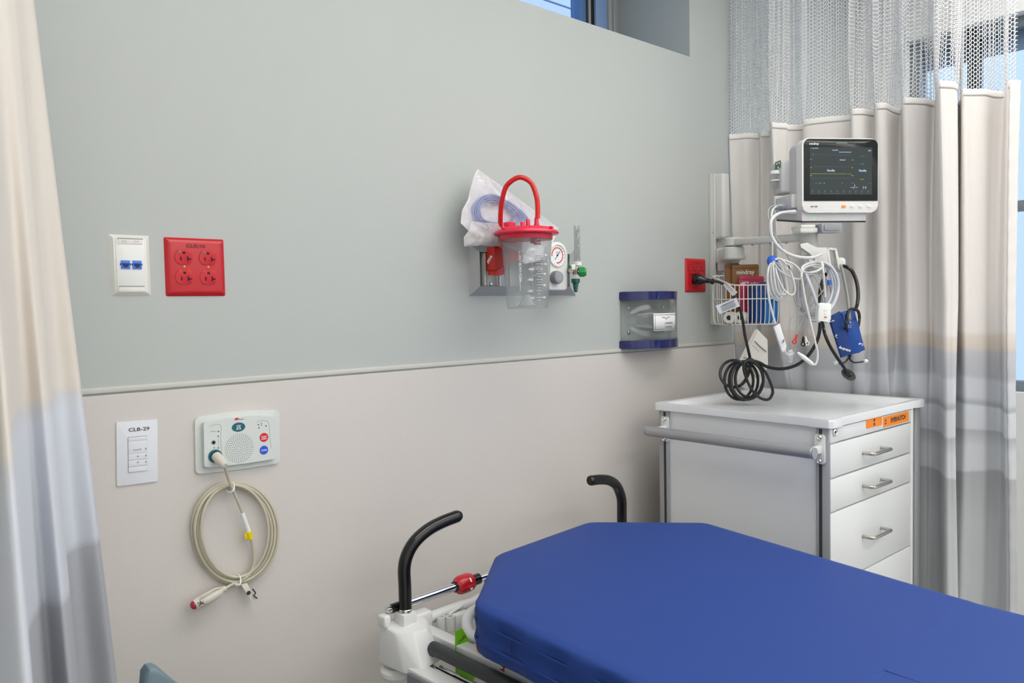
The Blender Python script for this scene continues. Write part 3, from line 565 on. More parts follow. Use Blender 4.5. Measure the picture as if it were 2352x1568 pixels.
# ---- red holder bracket
t = thing('canister_bracket', 'red bracket holding the suction canister on the gas panel slide rail', 'bracket', tuple(W(1135, 632, -.05)))
y = -.045
b = MB(); b.prism([W(1117, 568, y), W(1183, 556, y), W(1184, 598, y), W(1150, 604, y), W(1123, 624, y), W(1118, 620, y)], (0, -.030, 0), .004, 3); bk = b.build('holder', 'bracket', t, world=True)
MB().prism([W(1121, 622, y), W(1151, 604, y), W(1154, 620, y), W(1148, 630, y), W(1141, 633, y), W(1121, 632, y)], (0, -.018, 0), .002).build('lower_lip', 'tube', t, world=True)
MB().box(tuple(W(1130, 600, -.034)), (.03, .026, .05), .002).build('slide_foot', 'bracket', t, world=True)
q = [W(*p, -.0757) for p in ((1118.5, 600), (1127, 586), (1131, 589), (1121, 606))]
MB().prism(q, (0, -.0006, 0)).build('label_sticker', 'paper', bk, world=True)
MB().prism([W(*p, -.0765) for p in ((1120.5, 601), (1127, 590), (1128.5, 591.2), (1122, 602.5))], (0, -.0002, 0)).build('sticker_print', 'inklite', bk, world=True)
# ---- suction canister
DC = 1.90; cc = dp(1212, 708, DC); RZ = -math.atan2(cc.x, cc.y-CAM.y)
t = thing('suction_canister', 'clear suction canister with a pink-red lid and looped red tube', 'suction canister', tuple(cc), RZ)
S = DC/F; rt, rb, hh = .0632, .0505, .184
b = MB().lathe([(.001, .003), (rb-.004, .002), (rb-.001, .0), (rb, .003), (rt, hh)], n=64, caps=False); b.build('vessel', 'can', t, solid=.0012)
MB().lathe([(.006, .034), (.010, .030), (.022, .008), (.032, .004), (rb-.006, .0045)], n=48, caps=False).build('inner_dome', 'film2', t)
MB().box((-.040, .072, hh-.010), (.030, .040, .014), .003).build('hanger_tab', 'canlid', t)
L = [(rt+.001, hh-.016), (rt+.0015, hh-.006), (.0785, hh-.004), (.080, hh-.001), (.0775, hh+.004), (.069, hh+.006), (.066, hh+.010), (.062, hh+.0125), (.001, hh+.0135)]
ld = MB().lathe(L, n=72).build('lid', 'canlid', t)
Lp = lambda px, up, y=0: ((px-1213)*S, y, hh+.012+up)
MB().lathe([(.0145, 0), (.0150, .002), (.0150, .0115), (.0125, .014), (.001, .0142)], Lp(1175, 0, -.010), n=32).build('port_cap', 'canlid', ld)
MB().lathe([(.0058, 0), (.0056, .013), (.0046, .0145), (.001, .0147)], Lp(1205, 0, -.012), n=20).build('port', 'canlid', ld)
MB().lathe([(.0056, 0), (.0050, .020), (.0042, .0215), (.001, .0217)], Lp(1217, 0, -.004), n=20).build('port', 'canlid', ld)
MB().lathe([(.0075, 0), (.0072, .008), (.0058, .012), (.0050, .026), (.001, .027)], Lp(1237, 0, .002), n=20).build('tube_port', 'canlid', ld)
b = MB()
for a in (-2.45, -.55, .7, 2.3): b.box((.070*math.cos(a), .070*math.sin(a), hh+.009), (.010, .008, .006), .002, rotz(a))
b.build('lid_clip', 'canlid', ld)
MB().lathe([(.0085, 0), (.0085, .020), (.006, .026)], ((1237-1213)*S, -.02, hh-.030), n=20).lathe([(.005, 0), (.005, .02)], ((1227-1213)*S, -.01, hh-.026), n=16).build('inner_float', 'crim', t)
V = lambda px, py, y=0: ((px-1212)*S, y, (708-py)*S)
MB().tube([V(1153, 566, .045), V(1151, 545, .045), V(1152, 515, .045), V(1153, 485, .035), V(1158, 455, .022), V(1170, 425, .010), V(1198, 409, .002), V(1224, 421, .002), V(1236, 450, .002), V(1239, 475, .002), V(1238.5, 503, .002)], .0062, 14).build('suction_tube', 'tube', t)
def onv(px, py, e=.0012):
    z = (708-py)*S; r = rb+(rt-rb)*z/hh+e; x = (px-1212)*S; ph = math.asin(max(-1, min(1, x/r))); return Vector((x, -r*math.cos(ph), z)), ph
b = MB()
marks = [(547, 1233, 1250), (578, 1233, 1250), (589, 1233, 1244), (599, 1233, 1250), (609.5, 1233, 1250), (621, 1233, 1248), (631, 1233, 1250), (644, 1233, 1246), (656, 1233, 1250), (669, 1233, 1246), (684, 1233, 1250)]
marks += [(y_, 1236, 1242) for y_ in (555, 562, 570, 573.5, 583.5, 594, 604, 615.5, 626, 638, 650, 662.5, 676, 690)]
for py, a, c2 in marks: b.tube([onv(a, py)[0], onv((a+c2)/2, py)[0], onv(c2, py)[0]], .00045, 4, smooth=0)
b.tube([onv(1196, 668)[0], onv(1196, 643)[0]], .0005, 4)
b.build('graduation_marks', 'wink', t)
ts = []
for s, px, py, sz in (('1200', 1224, 543, .0078), ('-1000', 1223, 578, .0078), ('-800', 1222, 599, .0078), ('-600', 1221, 621, .0078), ('-400', 1219, 644.5, .0078), ('-200', 1218, 669.5, .0078), ('mL', 1224, 684.5, .0078), ('900', 1255, 589.5, .006), ('700', 1254, 609.5, .006), ('500', 1252, 631.5, .006), ('300', 1251, 656.5, .006), ('100', 1250, 684, .006)):
    p, ph = onv(px, py); ts.append(text(t, 'x', s, p, sz, 'wink', rot=(PI/2, 0, ph), bold=.00012))
p, ph = onv(1197.5, 614); ts.append(text(t, 'x', 'MEDI-VAC\u00ae CRD\u2122', p, .0085, 'wink', rot=(PI/2, -PI/2, ph), bold=.00015)); join(ts, 'lettering')
# ---- packed tubing pouch hooked behind the canister
t = thing('tubing_pouch', 'crinkled clear plastic pouch of coiled blue tubing tucked behind the canister', 'plastic pouch', tuple(W(1120, 566, -.05)))
from mathutils import noise
def pouch(name, pts, y0, th, m, par, seed, wr=.004, back='pback', yb=None):
    """sealed pouch: paper back, clear puffed and creased film front, flat welded rim"""
    P = [W(px, py, y0) for px, py in pts]; c = sum(P, Vector())/len(P); D = dense([tuple(p) for p in P], 10); n = len(D); K_ = 16
    for side, mm, nn in ((1, back, name+'_back'), (-1, m, name+'_film')):
        b = MB(); rings = []
        for k in range(K_+1):
            t_ = k/K_; row = []
            for d in D:
                q = Vector(d).lerp(c, t_*.985); e_ = min(1, max(0, (t_-.05)*2.5)); f1 = noise.noise(Vector((q.x*34+q.z*20+seed, q.z*12, seed))); f2 = noise.noise(Vector((q.x*80, q.z*60-q.x*40, seed*2)))
                q.y += side*(th*e_**.7*(.75+.25*side*-1))+(wr*f1+wr*.5*f2)*min(1, t_*6+.15)*(1 if side < 0 else .4); row.append(b.bm.verts.new(q))
            rings.append(row)
        for A_, B_ in zip(rings, rings[1:]):
            for i in range(n): b.bm.faces.new((A_[i], A_[(i+1) % n], B_[(i+1) % n], B_[i]))
        b.bm.faces.new(rings[-1]); b.build(nn, mm, par, world=True, ang=180)
pouch('pouch', [(1097, 388), (1140, 419), (1178, 447), (1242, 494), (1284, 524), (1268, 560), (1240, 598), (1205, 606), (1160, 570), (1120, 548), (1074, 528), (1058, 512), (1061, 483), (1075, 458), (1082, 428), (1090, 402)], -.058, .011, 'film', t, 3.3, .006)
pouch('folded_end', [(1083, 507), (1110, 511), (1150, 512), (1215, 530), (1240, 560), (1220, 590), (1160, 566), (1110, 564), (1066, 566), (1065, 545), (1077, 528)], -.088, .007, 'film2', t, 9.1, .006, 'film2')
b = MB()
for k in range(11):
    P = []; rr = 25+k*1.7
    for j in range(18):
        a = 2*PI*j/18; x = 1128+rr*math.cos(a)*1.0; y_ = 486+rr*math.sin(a)*.95
        if math.cos(a-.25) > .2: x += (math.cos(a-.25)-.2)*(30+k*3); y_ += (math.cos(a-.25)-.2)*(10+2*k)
        P.append(W(x, y_, -.060+.004*math.sin(k*2.1+a)))
    b.tube(P, .0016, 6, closed=True, smooth=2)
b.build('coiled_tubing', 'coil', t, world=True)
# ---- suction regulator
t = thing('suction_regulator', 'white suction regulator with round pressure gauge and grey knob', 'regulator', tuple(W(1283, 660, -.06)))
def wd_(px, py, y): return W(px, py, y)
def oval(px, py, rpx, y, k=.0):
    p = W(px, py, y); q = W(px, py+rpx, y); r = abs(p.z-q.z); return p, r
p, r = oval(1281, 587, 32, -.075); 
b = MB(); b.prism([(p.x+r*math.cos(a), -.045, p.z+r*math.sin(a)) for a in [PI*k/20 for k in range(21)]]+[(p.x-r, -.045, p.z-.085), (p.x-r+.008, -.045, p.z-.093), (p.x+r-.008, -.045, p.z-.093), (p.x+r, -.045, p.z-.085)], (0, -.030, 0), .004, 3); b.build('housing', 'white', t, world=True)
MB().cyl((p.x, -.012, p.z-.02), (p.x, -.046, p.z-.02), .014).build('wall_fitting', 'chrome', t, world=True)
g, r = oval(1281.5, 586, 24, -.080)
gd = MB().lathe([(r+.0035, 0), (r+.003, .005), (r+.0005, .006), (r, .003)], (g.x, -.0745, g.z), (0, -1, 0), 40).build('gauge_rim', 'white', t, world=True)
dl = MB().lathe([(r, 0), (r, .0012)], (g.x, -.0765, g.z), (0, -1, 0), 40).build('dial', 'dial', t, world=True)
b = MB()
def garc(a0, a1, rr, w, m, n):
    MB().prism([(g.x+(rr)*math.cos(a0+(a1-a0)*k/20), -.0778, g.z+(rr)*math.sin(a0+(a1-a0)*k/20)) for k in range(21)]+[(g.x+(rr-w)*math.cos(a1+(a0-a1)*k/20), -.0778, g.z+(rr-w)*math.sin(a1+(a0-a1)*k/20)) for k in range(21)], (0, -.0003, 0)).build(n, m, dl, world=True)
garc(PI*.45, PI*1.05, r*.78, r*.13, 'rust', 'orange_band'); garc(PI*.43, -PI*.55, r*.78, r*.11, 'staff', 'red_band')
for k in range(15): a = -2.2+k*4.9/14; b.box((g.x+r*.9*math.cos(a+.2), -.078, g.z+r*.9*math.sin(a+.2)), (.002, .0003, .002))
b.build('dial_marks', 'inklite', dl, world=True)
MB().tube([(g.x-.010, -.0788, g.z-.012), (g.x+.0095, -.0788, g.z+.0105)], [.0006, .0009], 6).lathe([(.003, 0), (.002, .0015)], (g.x, -.078, g.z), (0, -1, 0), 14).build('needle', 'ink', dl, world=True)
text(dl, 'lettering', 'Vac', (0, -.0018, .0055) if 0 else tuple(wm(dl).inverted() @ Vector((g.x-.001, -.0784, g.z+.008))), .006, 'deepb')
k0 = W(1280, 637, -.088)
kb = MB().lathe([(.0125, 0), (.0165, .002), (.0165, .020), (.0155, .022), (.0145, .0225), (.001, .0225)], (k0.x, -.074, k0.z), (0, -1, 0), 24).build('control_knob', 'knobg', t, world=True)
b = MB()
for k in range(16): a = 2*PI*k/16; b.cyl((k0.x+.0166*math.cos(a), -.077, k0.z+.0166*math.sin(a)), (k0.x+.0166*math.cos(a), -.093, k0.z+.0166*math.sin(a)), .0013, 6)
b.build('knurling', 'knobg', kb, world=True); MB().lathe([(.0110, 0), (.0105, .0008)], (k0.x, -.0964, k0.z), (0, -1, 0), 24).build('knob_face', 'greyp', kb, world=True)
# ---- oxygen flowmeter
t = thing('oxygen_flowmeter', 'clear upright flowmeter tube with green knob and dark green barb', 'flowmeter', tuple(W(1322, 672, -.09)))
y = -.095; a, c = W(1326, 602, y), W(1328, 518, y)
ft = MB().lathe([(.0088, 0), (.0088, .098), (.0076, .100), (.0076, .001)], a, (0, 0, 1), 24, caps=False).build('flow_tube', 'gtube', t, world=True)
MB().lathe([(.0040, 0), (.0040, .088)], a, (0, 0, 1), 16, caps=True).build('inner_tube', 'gtube', ft, world=True)
b = MB()
for k in range(17): b.box((a.x-.0045+(.002 if k % 4 == 0 else 0), y-.0082, a.z+.010+k*.0048), (.004 if k % 4 else .008, .0004, .0008), 0, rotz(-.6))
b.build('flow_scale', 'ink', ft, world=True)
MB().lathe([(.0105, 0), (.0118, .001), (.0118, .010), (.0105, .011)], a-Vector((0, 0, .010)), (0, 0, 1), 24).build('collar', 'white', t, world=True)
m0 = W(1323, 622, y); MB().lathe([(.0085, 0), (.0095, .002), (.0095, .020), (.0085, .021)], m0-Vector((0, 0, .010)), (0, 0, 1), 8).build('valve_body', 'nickel', t, world=True)
MB().box(tuple(W(1317, 613, -.108)), (.014, .002, .014), .0004).build('valve_label', 'paper', t, world=True)
MB().cyl(W(1327, 624, -.100), W(1327, 624, -.100)+Vector((.030, -.030, 0)).normalized()*.012, .0055).build('valve_stem', 'nickel', t, world=True)
kd = Vector((.75, -.66, 0)).normalized(); k0 = W(1329, 624.5, -.104)
kn = MB().lathe([(.0095, 0), (.0118, .002), (.0118, .016), (.0100, .0205), (.001, .021)], k0, kd, 20).build('flow_knob', 'green', t, world=True)
b = MB(); aa = kd.orthogonal().normalized(); bb_ = kd.cross(aa)
for k in range(12): an = 2*PI*k/12; q = k0+(aa*math.cos(an)+bb_*math.sin(an))*.0118; b.cyl(q+kd*.003, q+kd*.016, .0016, 6)
b.build('grip_ridges', 'green', kn, world=True)
n0 = W(1322, 640, y); MB().lathe([(.0125, 0), (.0135, -.001), (.0135, -.010), (.012, -.011)], n0, (0, 0, 1), 6).build('nut', 'dgreen', t, world=True)
MB().lathe([(.0080, 0), (.0086, -.004), (.0070, -.0045), (.0078, -.010), (.0060, -.0105), (.0068, -.016), (.0050, -.0165), (.0056, -.023), (.0030, -.026)], n0-Vector((0, 0, .0105)), (0, 0, 1), 20).build('barb', 'dgreen', t, world=True)
MB().cyl(W(1300, 619, -.03), W(1312, 621, -.09), .0075).build('inlet_pipe', 'nickel', t, world=True)
MB().cyl(W(1299, 618, -.05), W(1303, 618, -.068), .0135).build('inlet_ring', 'green', t, world=True)
p = W(1305, 588, -.032); MB().box(tuple(p), (.010, .003, .012), .0006).build('gas_marker', 'dgreen', t, world=True)
# ================================================================== supply cart
CX0, CX1, CY0, CY1, CT = 1.843, 2.400, -.652, -.120, 1.051
t = thing('supply_cart', 'white drawer cart with a grey side push bar and orange label standing by the curtain', 'cart', (2.12, -.386, 0))
PW = .038
def rim(z0, z1, e, m, n, par, hole=None):
    x0, x1, y0, y1 = CX0-.005-e, CX1+.003+e, CY0-.004-e, CY1+.004+e; r = .014; k = .045; d = .006
    pts = [(x0-d+r*.6, y0-d), (x0+k, y0-d), (x0+k+.02, y0), (x1-k-.02, y0), (x1-k, y0-d), (x1+d-r*.6, y0-d), (x1+d, y0-d+r*.6), (x1+d, y0+k), (x1, y0+k+.02), (x1, y1-k-.02), (x1+d, y1-k), (x1+d, y1+d-r*.6), (x1+d-r*.6, y1+d), (x1-k, y1+d), (x1-k-.02, y1), (x0+k+.02, y1), (x0+k, y1+d), (x0-d+r*.6, y1+d), (x0-d, y1+d-r*.6), (x0-d, y1-k), (x0, y1-k-.02), (x0, y0+k+.02), (x0-d, y0+k), (x0-d, y0-d+r*.6)]
    return pts
P_ = rim(0, 0, 0, 0, 0, 0); b = MB(); zt = CT+.021; n = len(P_)
inn = [(max(CX0+.016, min(CX1-.016, x)), max(CY0+.016, min(CY1-.016, y))) for x, y in P_]
inn2 = [(max(CX0+.030, min(CX1-.030, x)), max(CY0+.030, min(CY1-.030, y))) for x, y in P_]
R_ = [[b.bm.verts.new((x, y, z)) for x, y in q] for q, z in ((P_, CT), (P_, zt-.005), ([(x*.996+2.12*.004, y*.994-.386*.006) for x, y in P_], zt), (inn, zt-.001), (inn2, zt-.014))]
for A_, B_ in zip(R_, R_[1:]):
    for i in range(n): b.bm.faces.new((A_[i], A_[(i+1) % n], B_[(i+1) % n], B_[i]))
b.bm.faces.new(R_[0][::-1]); fl = bmesh.ops.contextual_create(b.bm, geom=R_[-1])
b.build('tray_top', 'tray', t, world=True, ang=20)
for x in (CX0+PW/2, CX1-PW/2):
    for y in (CY0+PW/2, CY1-PW/2):
        ps = MB().box((x, y, (CT+.10)/2), (PW, PW, CT-.10), .004).build('corner_post', 'post', t, world=True)
        sx = -1 if x < 2 else 1
        MB().box((x+sx*PW/2, y+(.006 if y < -.4 else -.004), (CT+.10)/2), (.0012, .008, CT-.11)).build('post_slot', 'gap', ps, world=True, flat=True)
MB().box((CX0+.010, (CY0+CY1)/2, (CT+.12)/2), (.008, CY1-CY0-2*PW, CT-.12)).build('side_panel', 'cartw', t, world=True)
MB().box((CX1-.010, (CY0+CY1)/2, (CT+.12)/2), (.008, CY1-CY0-2*PW, CT-.12)).build('side_panel', 'cartw', t, world=True)
MB().box(((CX0+CX1)/2, CY1-.010, (CT+.12)/2), (CX1-CX0-2*PW, .008, CT-.12)).build('back_panel', 'cartw', t, world=True)
MB().box(((CX0+CX1)/2, (CY0+CY1)/2, .115), (CX1-CX0, CY1-CY0, .03), .004).build('base', 'bar', t, world=True)
fx0 = at(1907, 1050, 'y', CY0).x; fx1 = at(2091, 1000, 'y', CY0).x; FY = CY0+.004
MB().box(((fx0+fx1)/2+.004, FY+.03, (CT+.14)/2), (fx1-fx0-.004, .04, CT-.14)).build('drawer_recess', 'gap', t, world=True, flat=True)
for x in ((CX0+PW+fx0)/2, ): pass
MB().box((fx1+.009, FY+.004, (CT+.14)/2), (.016, .02, CT-.14), .002).build('front_stile', 'cartf', t, world=True)
zl = [CT-.001, at(1906, 1018.6, 'y', FY).z, at(1906, 1099, 'y', FY).z, at(1905, 1177.5, 'y', FY).z, at(2090, 1250, 'y', FY).z, .46, .14]
g_ = .0036
lp_ = MB().box(((fx0+fx1)/2, FY+.006, (zl[0]+zl[1])/2), (fx1-fx0, .022, zl[0]-zl[1]-g_), .0012).build('lock_panel', 'cartf', t, world=True)
for k in range(1, 6):
    z0_, z1_ = zl[k+1], zl[k]; dr = MB().box(((fx0+fx1)/2, FY+.006, (z0_+z1_)/2), (fx1-fx0-.002, .022, z1_-z0_-g_), .0022).build('drawer', 'cartf', t, world=True)
    if k <= 3: c0 = {1: (1981.6, 1040, 2023, 1027.3), 2: (1981.6, 1115, 2023, 1101.3), 3: (1981.6, 1230, 2023, 1213)}[k]; a = at(c0[0], c0[1], 'y', FY-.005); c = at(c0[2], c0[3], 'y', FY-.005)
    else: a = Vector((a.x, a.y, (z0_+z1_)/2)); c = Vector((c.x, c.y, (z0_+z1_)/2))
    z_ = (a.z+c.z)/2; q = .034
    MB().tube([(a.x, FY-.004, z_), (a.x, FY-q+.010, z_), (a.x+.004, FY-q+.003, z_), (a.x+.012, FY-q, z_), (c.x-.012, FY-q, z_), (c.x-.004, FY-q+.003, z_), (c.x, FY-q+.010, z_), (c.x, FY-.004, z_)], .0048, 12, smooth=4).build('handle', 'nickel', dr, world=True)
lk = at(1914.5, 991.6, 'y', FY-.003); q = MB().lathe([(.0098, 0), (.0098, .004), (.0075, .006), (.006, .0045), (.001, .0045)], (lk.x, FY-.004, lk.z), (0, -1, 0), 28).build('lock', 'chrome', lp_, world=True)
MB().box((lk.x, FY-.0092, lk.z), (.0012, .001, .006)).build('keyhole', 'slot', q, world=True)
def onf(px, py): p = at(px, py, 'y', FY-.0052); return Vector((p.x, FY-.0052, p.z))
a, c = onf(1989, 973), onf(2026, 965); s1 = MB().prism([(p[0], FY-.0049, p[2]) for p in rrect(c.x-a.x, .0265, .006, 0, cx=(a.x+c.x)/2, cz=(a.z+c.z)/2)], (0, -.0006, 0)).build('orange_sticker', 'orange', lp_, world=True)
ci = wm(s1).inverted() @ Vector(((a.x+c.x)/2, FY-.0058, (a.z+c.z)/2))
for zs in (.0048, -.0048):
    b = MB(); s_ = 1 if zs > 0 else -1
    b.box((ci.x, ci.y, ci.z+zs+.0031*s_), (.0085, .0003, .0016))
    for q in (-1, 0, 1): b.box((ci.x+q*.0034, ci.y, ci.z+zs), (.0017, .0003, .0062))
    b.build('letter_mark', 'ink', s1, flat=True)
a, c = onf(2028.6, 968), onf(2087, 956.5); s2 = MB().prism([(p[0], FY-.0049, p[2]) for p in rrect(c.x-a.x, .0285, .0015, 0, cx=(a.x+c.x)/2, cz=(a.z+c.z)/2)], (0, -.0006, 0)).build('orange_label', 'orange', lp_, world=True)
w_ = c.x-a.x; ci = wm(s2).inverted() @ Vector(((a.x+c.x)/2, FY-.0058, (a.z+c.z)/2))
text(s2, 'lettering', 'EVERHUTCH', (ci.x+.013, ci.y, ci.z), .0175, 'ink', squash=1.0, bold=.0006)
for zs in (.0035, -.0035):
    b = MB(); s_ = 1 if zs > 0 else -1; x_ = ci.x-w_/2+.014; b.box((x_, ci.y, ci.z+zs+.0024*s_), (.0095, .0003, .0013))
    for q in (-1, 0, 1): b.box((x_+q*.004, ci.y, ci.z+zs), (.0014, .0003, .0046))
    b.build('letter_mark', 'ink', s2, flat=True)
# push bar
hb = at(1484, 987, 'x', 1.778); he = at(1874, 1043, 'x', 1.778); zb_ = (hb.z+he.z)/2
ph = MB().cyl((1.778, hb.y-.006, zb_), (1.778, he.y+.006, zb_), .0148, 28).build('push_bar', 'bar', t, world=True)
for y_, e_ in ((he.y+.006, -1), (hb.y-.006, 1)): MB().cyl((1.778, y_, zb_), (1.778, y_+e_*.004, zb_), .0142, 28).build('end_cap', 'greyp', ph, world=True)
for py_, y_ in ((0, CY0+.024), (1, CY1-.028)):
    br = MB().prism([(CX0-.001, y_+d[0], zb_+d[2]) for d in rrect(.026, .074, .006)], (-.006, 0, 0), .002).box(((CX0+1.782)/2, y_, zb_), (CX0-1.782, .012, .020), .003).build('bar_bracket', 'white', t, world=True)
    for s_ in (-1, 1): MB().lathe([(.0068, 0), (.0062, .003), (.004, .005), (.0028, .0035)], (CX0-.007, y_, zb_+s_*.030), (-1, 0, 0), 18).build('screw', 'chrome', br, world=True)
MB().box((CX1+.004, CY0+.02, 1.005), (.01, .03, .045), .002).build('side_bracket', 'greyp', t, world=True)
for x in (CX0+.04, CX1-.04):
    for y in (CY0+.04, CY1-.04):
        cs = MB().box((x, y, .088), (.03, .036, .03), .004).build('caster', 'greyp', t, world=True); MB().cyl((x-.012, y, .0475), (x+.012, y, .0475), .0465).build('wheel', 'rubber', cs, world=True)
# ================================================================== stretcher
D_ = Vector((.06, -1, 0)).normalized(); N_ = Vector((1, .06, 0)).normalized()
t = thing('stretcher', 'white hospital stretcher frame with black push handles and folded black side rail', 'hospital bed', (1.24, -1.1, 0))
def P3(w, l, z): """bed frame: w across from the left post, l towards the foot"""; return Vector((.878, -.205, 0))+N_*w+D_*l+Vector((0, 0, z))
BR = Matrix(((N_.x, -D_.x, 0), (N_.y, -D_.y, 0), (0, 0, 1)))
for s_, w0 in ((1, 0), (-1, .748)):
    h = MB().tube([P3(w0, 0, .733), P3(w0, 0, .78), P3(w0, 0, .822), P3(w0+s_*.010, 0, .850), P3(w0+s_*.030, .002, .873), P3(w0+s_*.062, .004, .890), P3(w0+s_*.100, .006, .899), P3(w0+s_*.140, .008, .9035), P3(w0+s_*.146, .008, .904)], [.0137]*8+[.0105], 20).build('push_handle', 'rubber', t, world=True)
    MB().cyl(P3(w0, 0, .722), P3(w0, 0, .736), .0145).build('chrome_collar', 'chrome', h, world=True)
def casting(w0, s_):
    b = MB(); o = lambda a, l, z: P3(w0+s_*a, l, z)
    def hull(pts, bev):
        k = [b.bm.verts.new(p) for p in pts]; r = bmesh.ops.convex_hull(b.bm, input=k); f = [g for g in r['geom'] if isinstance(g, bmesh.types.BMFace)]
        bmesh.ops.dissolve_limit(b.bm, angle_limit=.12, verts=[v for v in k if v.is_valid], edges=list({e for x in f if x.is_valid for e in x.edges}))
        es = [e for e in b.bm.edges if any(v in k for v in e.verts if v.is_valid) and e.is_valid and len(e.link_faces) == 2 and e.calc_face_angle(0) > .25]
        if bev: bmesh.ops.bevel(b.bm, geom=es, offset=bev, segments=3, profile=.5, affect='EDGES', clamp_overlap=True)
    hull([o(a, l, z) for a, l, z in ((-.050, -.035, .622), (.040, -.035, .622), (.052, .030, .632), (.030, .082, .640), (-.030, .095, .640), (-.050, .06, .628), (-.044, -.03, .705), (.040, -.035, .712), (.042, .020, .705), (.018, .050, .700), (-.016, .048, .702), (-.042, .02, .702))], .005)
    b.box(tuple(o(0, 0, .712)), (.034, .034, .032), .002, BR)
    b.box(tuple(o(.045, -.018, .690)), (.055, .045, .044), .008, BR, 3)
    b.box(tuple(o(-.040, -.020, .715)), (.018, .026, .026), .005, BR, 3)
    return b.build('corner_casting', 'bedw', t, world=True, ang=40)
casting(0, 1); casting(.748, -1)
rb_ = MB().lathe([(.020, 0), (.034, .004), (.040, .012), (.040, .020), (.034, .028), (.010, .032)], P3(-.012, -.010, .588), (0, 0, 1), 32).build('corner_roller', 'white', t, world=True)
MB().lathe([(.020, 0), (.034, .004), (.040, .012), (.040, .020), (.034, .028), (.010, .032)], P3(.760, -.010, .588), (0, 0, 1), 32).build('corner_roller', 'white', t, world=True)
# folded pole along the head end
a, c = P3(-.030, -.022, .734), P3(.70, -.012, .734)
pol = MB().cyl(a, c, .0092, 20).build('folded_pole', 'chrome', t, world=True)
MB().cyl(P3(-.024, -.022, .734), P3(.020, -.021, .734), .0098, 20).build('black_sleeve', 'rubber', pol, world=True)
MB().lathe([(.0085, 0), (.0085, .006), (.004, .007)], P3(-.026, -.022, .734), -N_, 16).build('end_bolt', 'chrome', pol, world=True)
gx = at(1074, 1352, 'y', -.222); wv_ = (gx.x-.878)
gr = MB().lathe([(.0100, 0), (.0195, .010), (.0215, .018), (.0215, .040), (.0195, .048), (.0110, .054)], P3(wv_, -.020, .734), N_, 14).build('red_twist_grip', 'red', pol, world=True)
MB().cyl(P3(wv_-.002, -.020, .734), P3(wv_+.006, -.020, .734), .0125, 18).build('black_end', 'rubber', pol, world=True)
MB().cyl(P3(wv_+.050, -.020, .734), P3(wv_+.075, -.020, .734), .0125, 18).build('black_end', 'rubber', pol, world=True)
b = MB(); g0 = wm(gr).inverted() @ P3(wv_+.034, -.020, .734)
b.box(tuple(g0+Vector((0, -.0185, .012))), (.004, .0006, .010), 0, Matrix.Rotation(-.7, 3, 'X')).prism([g0+Vector((x, -.0215-(.0)*0, z)) for x, z in ((-.004, -.006), (.004, -.006), (0, -.012))], (0, .001, 0)); b.build('arrow_mark', 'wink', gr)
# frame tubes
MB().tube([P3(.03, -.010, .690), P3(.12, -.010, .690), P3(.4, -.010, .690), P3(.70, -.010, .690)], .0125, 16).build('head_tube', 'bedw', t, world=True)
for w0, s_ in ((.046, 1), (.689, -1)):
    MB().box(tuple(P3(w0, .85, .668)), (.030, 1.75, .030), .0022, BR).build('side_bar', 'bedw', t, world=True)
for w0, s_ in ((-.026, -1), (.761, 1)):
    ob = MB().box(tuple(P3(w0, .92, .626)), (.040, 1.72, .034), .006, BR).build('outer_bar', 'bedw', t, world=True)
    MB().box(tuple(P3(w0+s_*.023, .92, .620)), (.010, 1.70, .036), .005, BR).build('grey_bumper', 'bedg', ob, world=True)
MB().tube([P3(.03, .12, .60), P3(.03, 1.6, .60)], .012, 8, smooth=0).tube([P3(.705, .12, .60), P3(.705, 1.6, .60)], .012, 8, smooth=0).build('lower_tube', 'bedw', t, world=True)
# folded side rails
for w0, s_ in ((.012, 1), (.723, -1)):
    rl = MB().tube([P3(w0, .062, .606), P3(w0, .054, .634), P3(w0, .062, .656), P3(w0, .090, .668), P3(w0, .14, .668), P3(w0, .8, .666), P3(w0, 1.25, .664), P3(w0, 1.30, .652), P3(w0, 1.31, .618)], [.012, .0125, .013, .0135, .0135, .0135, .0135, .013, .012], 12, smooth=4).build('side_rail', 'railb', t, world=True)
    MB().lathe([(.0055, 0), (.005, .002), (.002, .003)], P3(w0-s_*.0125, .058, .612), -N_*s_, 14).build('pivot_bolt', 'chrome', rl, world=True)
    b = MB()
    for dz, dw in ((.632, -.008), (.626, .011)): b.tube([P3(w0+dw*s_, .085, dz), P3(w0+dw*s_, 1.28, dz-.002)], .0065, 10, smooth=0)
    b.build('chrome_tube', 'chrome', rl, world=True)
# pole sockets and tube loop near the left corner
b = MB()
for w_, l_ in ((.086, .012), (.100, .026)): b.lathe([(.0095, 0), (.0095, .030), (.0068, .030), (.0068, .002)], P3(w_, l_, .665), (0, 0, 1), 20, caps=False)
b.box(tuple(P3(.135, .020, .672)), (.040, .018, .040), .003, BR).tube([P3(.105, .015, .694), P3(.13, .010, .697), P3(.155, .004, .697)], .003, 8); b.build('pole_socket', 'white', t, world=True)
MB().tube([at(*p[:2], 'y', p[2]) for p in ((1104, 1396, -.235), (1088, 1402, -.25), (1076, 1413, -.27), (1072, 1430, -.29), (1076, 1448, -.31), (1088, 1461, -.33), (1106, 1466, -.35))], .0115, 16).build('tube_loop', 'bedw', t, world=True)
